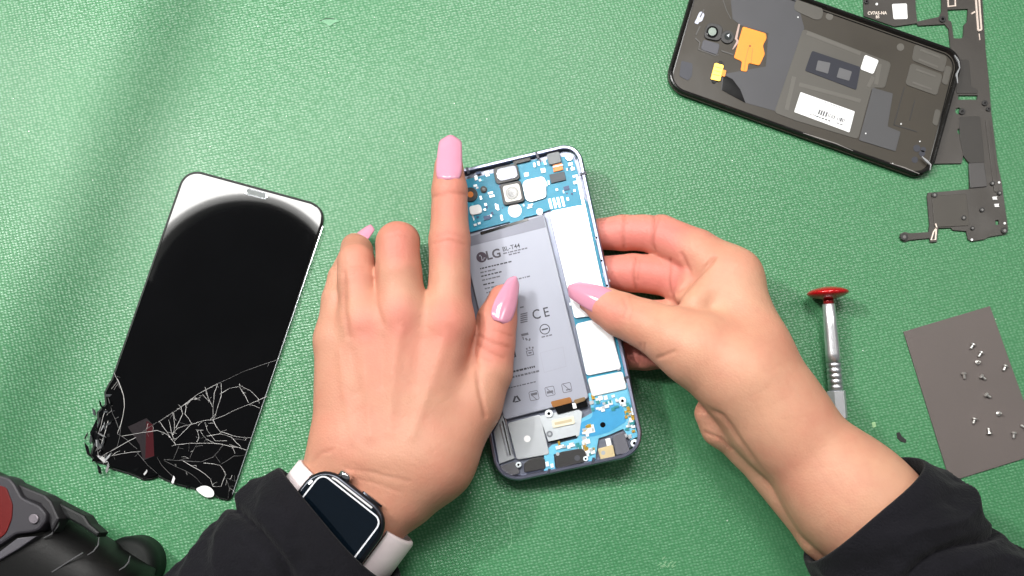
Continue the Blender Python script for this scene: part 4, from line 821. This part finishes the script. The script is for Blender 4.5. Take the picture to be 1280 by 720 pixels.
    for x, y in ((178, 64), (456, 184)): sh('glue_spot', circ(980+x/3.13, y/3.13, 4.6, 16), 1, 1.15, Mad2)
    for l in ([(472, 340), (430, 488)], [(512, 392), (492, 470)], [(430, 488), (520, 515)]): ribbon('moulded_line', ZB(l), 1.1, BC, 1.0, M_black, root, .15)
    for x, y, r in ((520, 580, 4.5), (540, 600, 4), (512, 625, 4), (545, 585, 3.4)): sh('ink_blot', circ(980+x/3.13, y/3.13, r, 12), 1.0, 1.12, mat('sticker_navy', C(44, 46, 56), .5))
    Mdm = mat('torn_film', C(140, 142, 144), .3)
    ribbon('torn_edge', ZB([(540, 612), (560, 630), (575, 645), (572, 665)]), [1, 2.4, 1.6, .8], BC, 2.6, Mdm, root, .9); ribbon('torn_edge', ZB([(668, 215), (684, 240), (688, 265), (676, 290), (680, 325)]), [.8, 1.6, 1.2, 2.2, .8], BC, 2.6, Mdm, root, .9)
    ribbon('worn_edge', ZB([(75, 520), (130, 538), (200, 560), (270, 590)]), [.6, 1.2, .9, .5], BC, 3.1, mat('worn', C(130, 126, 122), .4), root, .25); ribbon('worn_edge', ZB([(415, 638), (470, 655), (530, 680)]), [.5, 1.1, .6], BC, 3.1, mat('worn', C(130, 126, 122), .4), root, .25)
    for x, y in ((557, 67), (458, 485), (532, 553), (320, 522), (425, 640)): sh('dust_speck', circ(980+(x if x != 557 else 55)/3.13, y/3.13, .9, 8), 1.3, 1.5, M_white)
back_cover()

# ------------------------------------------------------------------ screwdriver
def screwdriver():
    a = P(1034, 361, 5.2); b = P(1047, 505, 4.6); d = (b-a)/np.linalg.norm(b-a); px = .00041
    root = thing('screwdriver', 'small precision screwdriver with red swivel cap and steel shaft', 'screwdriver', (P(1041, 430, 0)))
    a = P(1034, 358, 10.3); b = P(1047, 512, 4.6)
    lathe('swivel_cap', a, b, [(0, .001), (.0004, .004), (.0012, .0073), (.0022, .0095), (.0030, .0102), (.0036, .0102), (.0044, .0095), (.0054, .0073), (.0062, .004), (.0066, .0028)], M_red, root, 40)
    lathe('neck', a, b, [(.0062, .0026), (.0092, .0026)], mat('red_neck', C(150, 30, 34), .3, .3), root, 20)
    lathe('shaft', a, b, [(.0088, .0027), (.0092, .0031), (.020, .0033), (.034, .0036), (.0385, .0037)], mat('satin_steel', C(232, 232, 236), .34, .9), root, 28)
    pr = []
    for k in range(5): s = .0385+k*.0028; pr += [(s, .0034), (s+.0003, .0037), (s+.0023, .0037), (s+.0025, .0034)]
    lathe('ribbed_grip', a, b, pr+[(.0526, .0031)], mat('grip_steel', C(206, 208, 212), .32, .9), root, 28)
    lathe('hex_collar', a, b, [(.0526, .0042), (.0529, .0047), (.066, .0047), (.068, .003)], mat('collar_silver', C(196, 198, 202), .35, .35), root, 6, smooth=False)
    lathe('blade', a, b, [(.068, .0014), (.092, .0012), (.094, .0006)], M_steel, root, 12)
    # dark printed writing along the shaft is only scuffed marks here
screwdriver()

# ------------------------------------------------------------------ card with the screws
card = slab('grey_card', [(1129.5, 414.5), (1237.5, 382.5), (1303, 566), (1188, 602)], MAT, .05, .8, mat('taupe_card', C(94, 86, 83), .6, var=.14, vscale=22, bump=.12, bscale=600, rvar=.1), None, .1, loc=P(1210, 490, 0))
tag(card, 'plain taupe grey card lying on the mat under the screws', 'card')
def screw_mesh(stand):
    prof_h = [(0, .0009), (.0002, .0012), (.0007, .0012), (.0009, .0009)]; prof_s = [(.0009, .00062), (.0014, .00058), (.0018, .00064), (.0022, .00058), (.0026, .00064), (.0030, .00058), (.0033, .0003)]
    n = 14; V = []; Fs = []; pr = prof_h+prof_s
    for s, r in pr:
        for k in range(n): t = 2*math.pi*k/n; V.append((s, r*math.cos(t), r*math.sin(t)))
    for i in range(len(pr)-1):
        for k in range(n): j = (k+1) % n; Fs.append((i*n+k, i*n+j, (i+1)*n+j, (i+1)*n+k))
    Fs += [tuple(range(n))[::-1], tuple(range((len(pr)-1)*n, len(pr)*n))]
    me = bpy.data.meshes.new('screw'); me.from_pydata(V, [], Fs); me.update(); me.materials.append(mat('screw_steel', C(214, 212, 208), .3, .8)); return me
SM = screw_mesh(0)
# px of the head, direction of the shank in degrees (image, counter-clockwise), standing on its head or not
screws = [(1216, 430, 235, 0, 'tiny steel screw, topmost of those on the grey card'), (1226, 440, 235, 0, 'tiny steel screw just right of and below the topmost one on the card'),
          (1221.5, 453, 0, 1, 'bright screw standing on its head, upper of the two upright ones'), (1256, 456.5, 245, 0, 'tiny screw near the right edge in the upper half of the card'),
          (1203, 466, 280, 0, 'leftmost tiny screw on the grey card, shank pointing down'), (1224.5, 470, -35, 0, 'tiny screw with shank down right, below the upper upright screw'),
          (1230.5, 493, -32, 0, 'tiny dark-headed screw alone in the middle of the card'), (1247.5, 517, 0, 1, 'bright screw standing on its head, lower of the two upright ones'),
          (1217.5, 522.5, 250, 0, 'tiny screw lying left of the lower upright one'), (1235.5, 543, 92, 0, 'lowest tiny screw on the card, its head downwards'),
          (1266, 540, 265, 0, 'tiny screw near the lower right edge with its shank down'), (1282, 536, 145, 0, 'tiny screw cut by the right edge of the picture')]
for x, y, ang, up_, lab in screws:
    o = bpy.data.objects.new('screw', SM); COL.objects.link(o); p = P(x, y, .8)
    if up_: o.location = (p[0], p[1], .00081); o.rotation_euler = (0, -math.pi/2, 0); o.scale = (.95, 1, 1)
    else: o.location = (p[0], p[1], .0008+.00122); o.rotation_euler = (math.radians(20), math.radians(9), math.radians(ang))
    tag(o, lab, 'screw', 'tiny screws on the grey card')

# ------------------------------------------------------------------ scraps on the mat
sc = slab('black_scrap', [(1121, 541), (1124.5, 540), (1127, 545), (1133, 550), (1132, 553.5), (1126, 551.5), (1122, 548)], MAT, .05, .5, M_black, None, 0, loc=P(1127, 547, 0)); tag(sc, 'small torn black scrap between the right forearm and the card', 'scrap')
sc = slab('pale_flake', rnd([(1089.5, 528), (1094, 527), (1095.5, 533), (1091, 535)], 1.5), MAT, .05, .35, mat('pale_flake', C(150, 190, 140), .4), None, 0, loc=P(1092, 531, 0)); tag(sc, 'tiny pale translucent flake beside the right forearm', 'flake')

# ------------------------------------------------------------------ black tool, lower left
def tool():
    root = thing('black_tool', 'black ribbed hand tool with red inset in the lower left corner', 'tool', P(40, 690, 0))
    Mt = mat('tool_black', C(12, 12, 12), .5, spec=.3, var=.3, vscale=40, bump=.12, bscale=700); Mb = mat('tool_bezel', C(48, 46, 51), .5, spec=.3, var=.1, vscale=60)
    # body: rounded bar lying along the lower left diagonal
    a = P(-70, 640, 26); b = P(150, 770, 26); d = b-a; L = np.linalg.norm(d); d /= L; s_ = np.cross([0, 0, 1.], d); up = np.array([0, 0, 1.])
    V = []; n = 56; sec = [(0, 25), (.30, 27.5), (.42, 28), (.44, 26.6), (.60, 26.2), (.62, 25.2), (.80, 24.8), (.82, 24.0), (1.0, 23.4), (1.01, 21), (1.15, 20)]
    for t, r in sec:
        for k in range(n):
            ph = 2*math.pi*k/n; ca, sa = math.cos(ph), math.sin(ph); q = (abs(ca)**3+abs(sa)**3)**(-1/3); p = a+d*L*t+s_*ca*q*r*.001+up*sa*q*r*.00092; p[2] = max(p[2], .0006); V.append(p)
    Fs = [(i*n+k, i*n+(k+1) % n, (i+1)*n+(k+1) % n, (i+1)*n+k) for i in range(len(sec)-1) for k in range(n)]+[tuple(range(n))[::-1], tuple(range((len(sec)-1)*n, len(sec)*n))]
    o = obj('body', V, Fs, Mt, root); o.data.polygons.foreach_set('use_smooth', [len(p.vertices) == 4 for p in o.data.polygons])
    Zt = lambda l: [(x/5.14, 580+y/5.14) for x, y in l]
    TP = Plane((0, 0, .047), (-.02, .05, 1))
    bz = slab('bezel', rnd(Zt([(-120, 60), (0, 72), (60, 90), (95, 130), (140, 215), (255, 268), (298, 320), (292, 372), (250, 425), (200, 440), (100, 452), (0, 520), (-120, 560)]), 3), TP, -6, 4.5, Mb, root, 1.0)
    slab('red_inset', rnd(Zt([(-100, 130), (0, 138), (40, 152), (80, 260), (75, 350), (40, 440), (0, 478), (-100, 500)]), 3), TP, 4.5, 5.0, mat('tool_red', C(88, 9, 8), .5, spec=.2), root, .3)
    sc_ = slab('screw_head', circ(41.6, 648.6, 6.2, 22), TP, 4.5, 5.4, mat('screw_grey', C(110, 104, 110), .4, .5), bz, .3); slab('screw_slot', circ(42.4, 648.8, 3, 6), TP, 5.4, 5.45, mat('screw_slot', C(110, 104, 110), .4, .5), bz)
    slab('shoulder', Zt([(95, 118), (190, 160), (290, 200), (330, 240), (380, 350), (330, 440), (298, 330), (255, 262), (150, 222), (120, 170)]), TP, -8, 1.5, mat('tool_shoulder', C(36, 35, 38), .5, spec=.3, var=.1), root, 1.0)
    slab('wedge', Zt([(-40, 590), (0, 560), (110, 476), (240, 462), (120, 545), (0, 615), (-40, 640)]), TP, -6, 3.2, mat('tool_wedge', C(66, 64, 70), .45), root, .5)
    for l in ([(380, 350), (370, 400), (330, 450), (280, 475)], [(635, 470), (630, 520), (600, 560), (560, 585)], [(835, 590), (825, 630), (800, 660), (765, 682)], [(290, 722), (410, 645), (530, 570)]):
        ribbon('seam', Zt(l), [.8, 1.5, 1.5, .8][:len(l)] if len(l) == 4 else 1.4, Plane((0, 0, .0475), (0, 0, 1)), .4, mat('seam_grey', C(74, 74, 76), .4), root, .8)
    slab('edge_step', Zt([(300, 205), (420, 270), (540, 330), (575, 385), (640, 440), (620, 470), (520, 400), (390, 330)]), TP, -14, -5, mat('tool_step', C(24, 26, 26), .5, spec=.3), root, 1.0)
    c = P(174, 704, 0); lathe('round_base', c+np.array([0, 0, .0005]), c+np.array([0, 0, 1]), [(0, .0135), (.012, .0138), (.0165, .0132), (.018, .011), (.0185, .004)], mat('base_black', C(22, 26, 24), .6, spec=.25), root, 48)
tool()
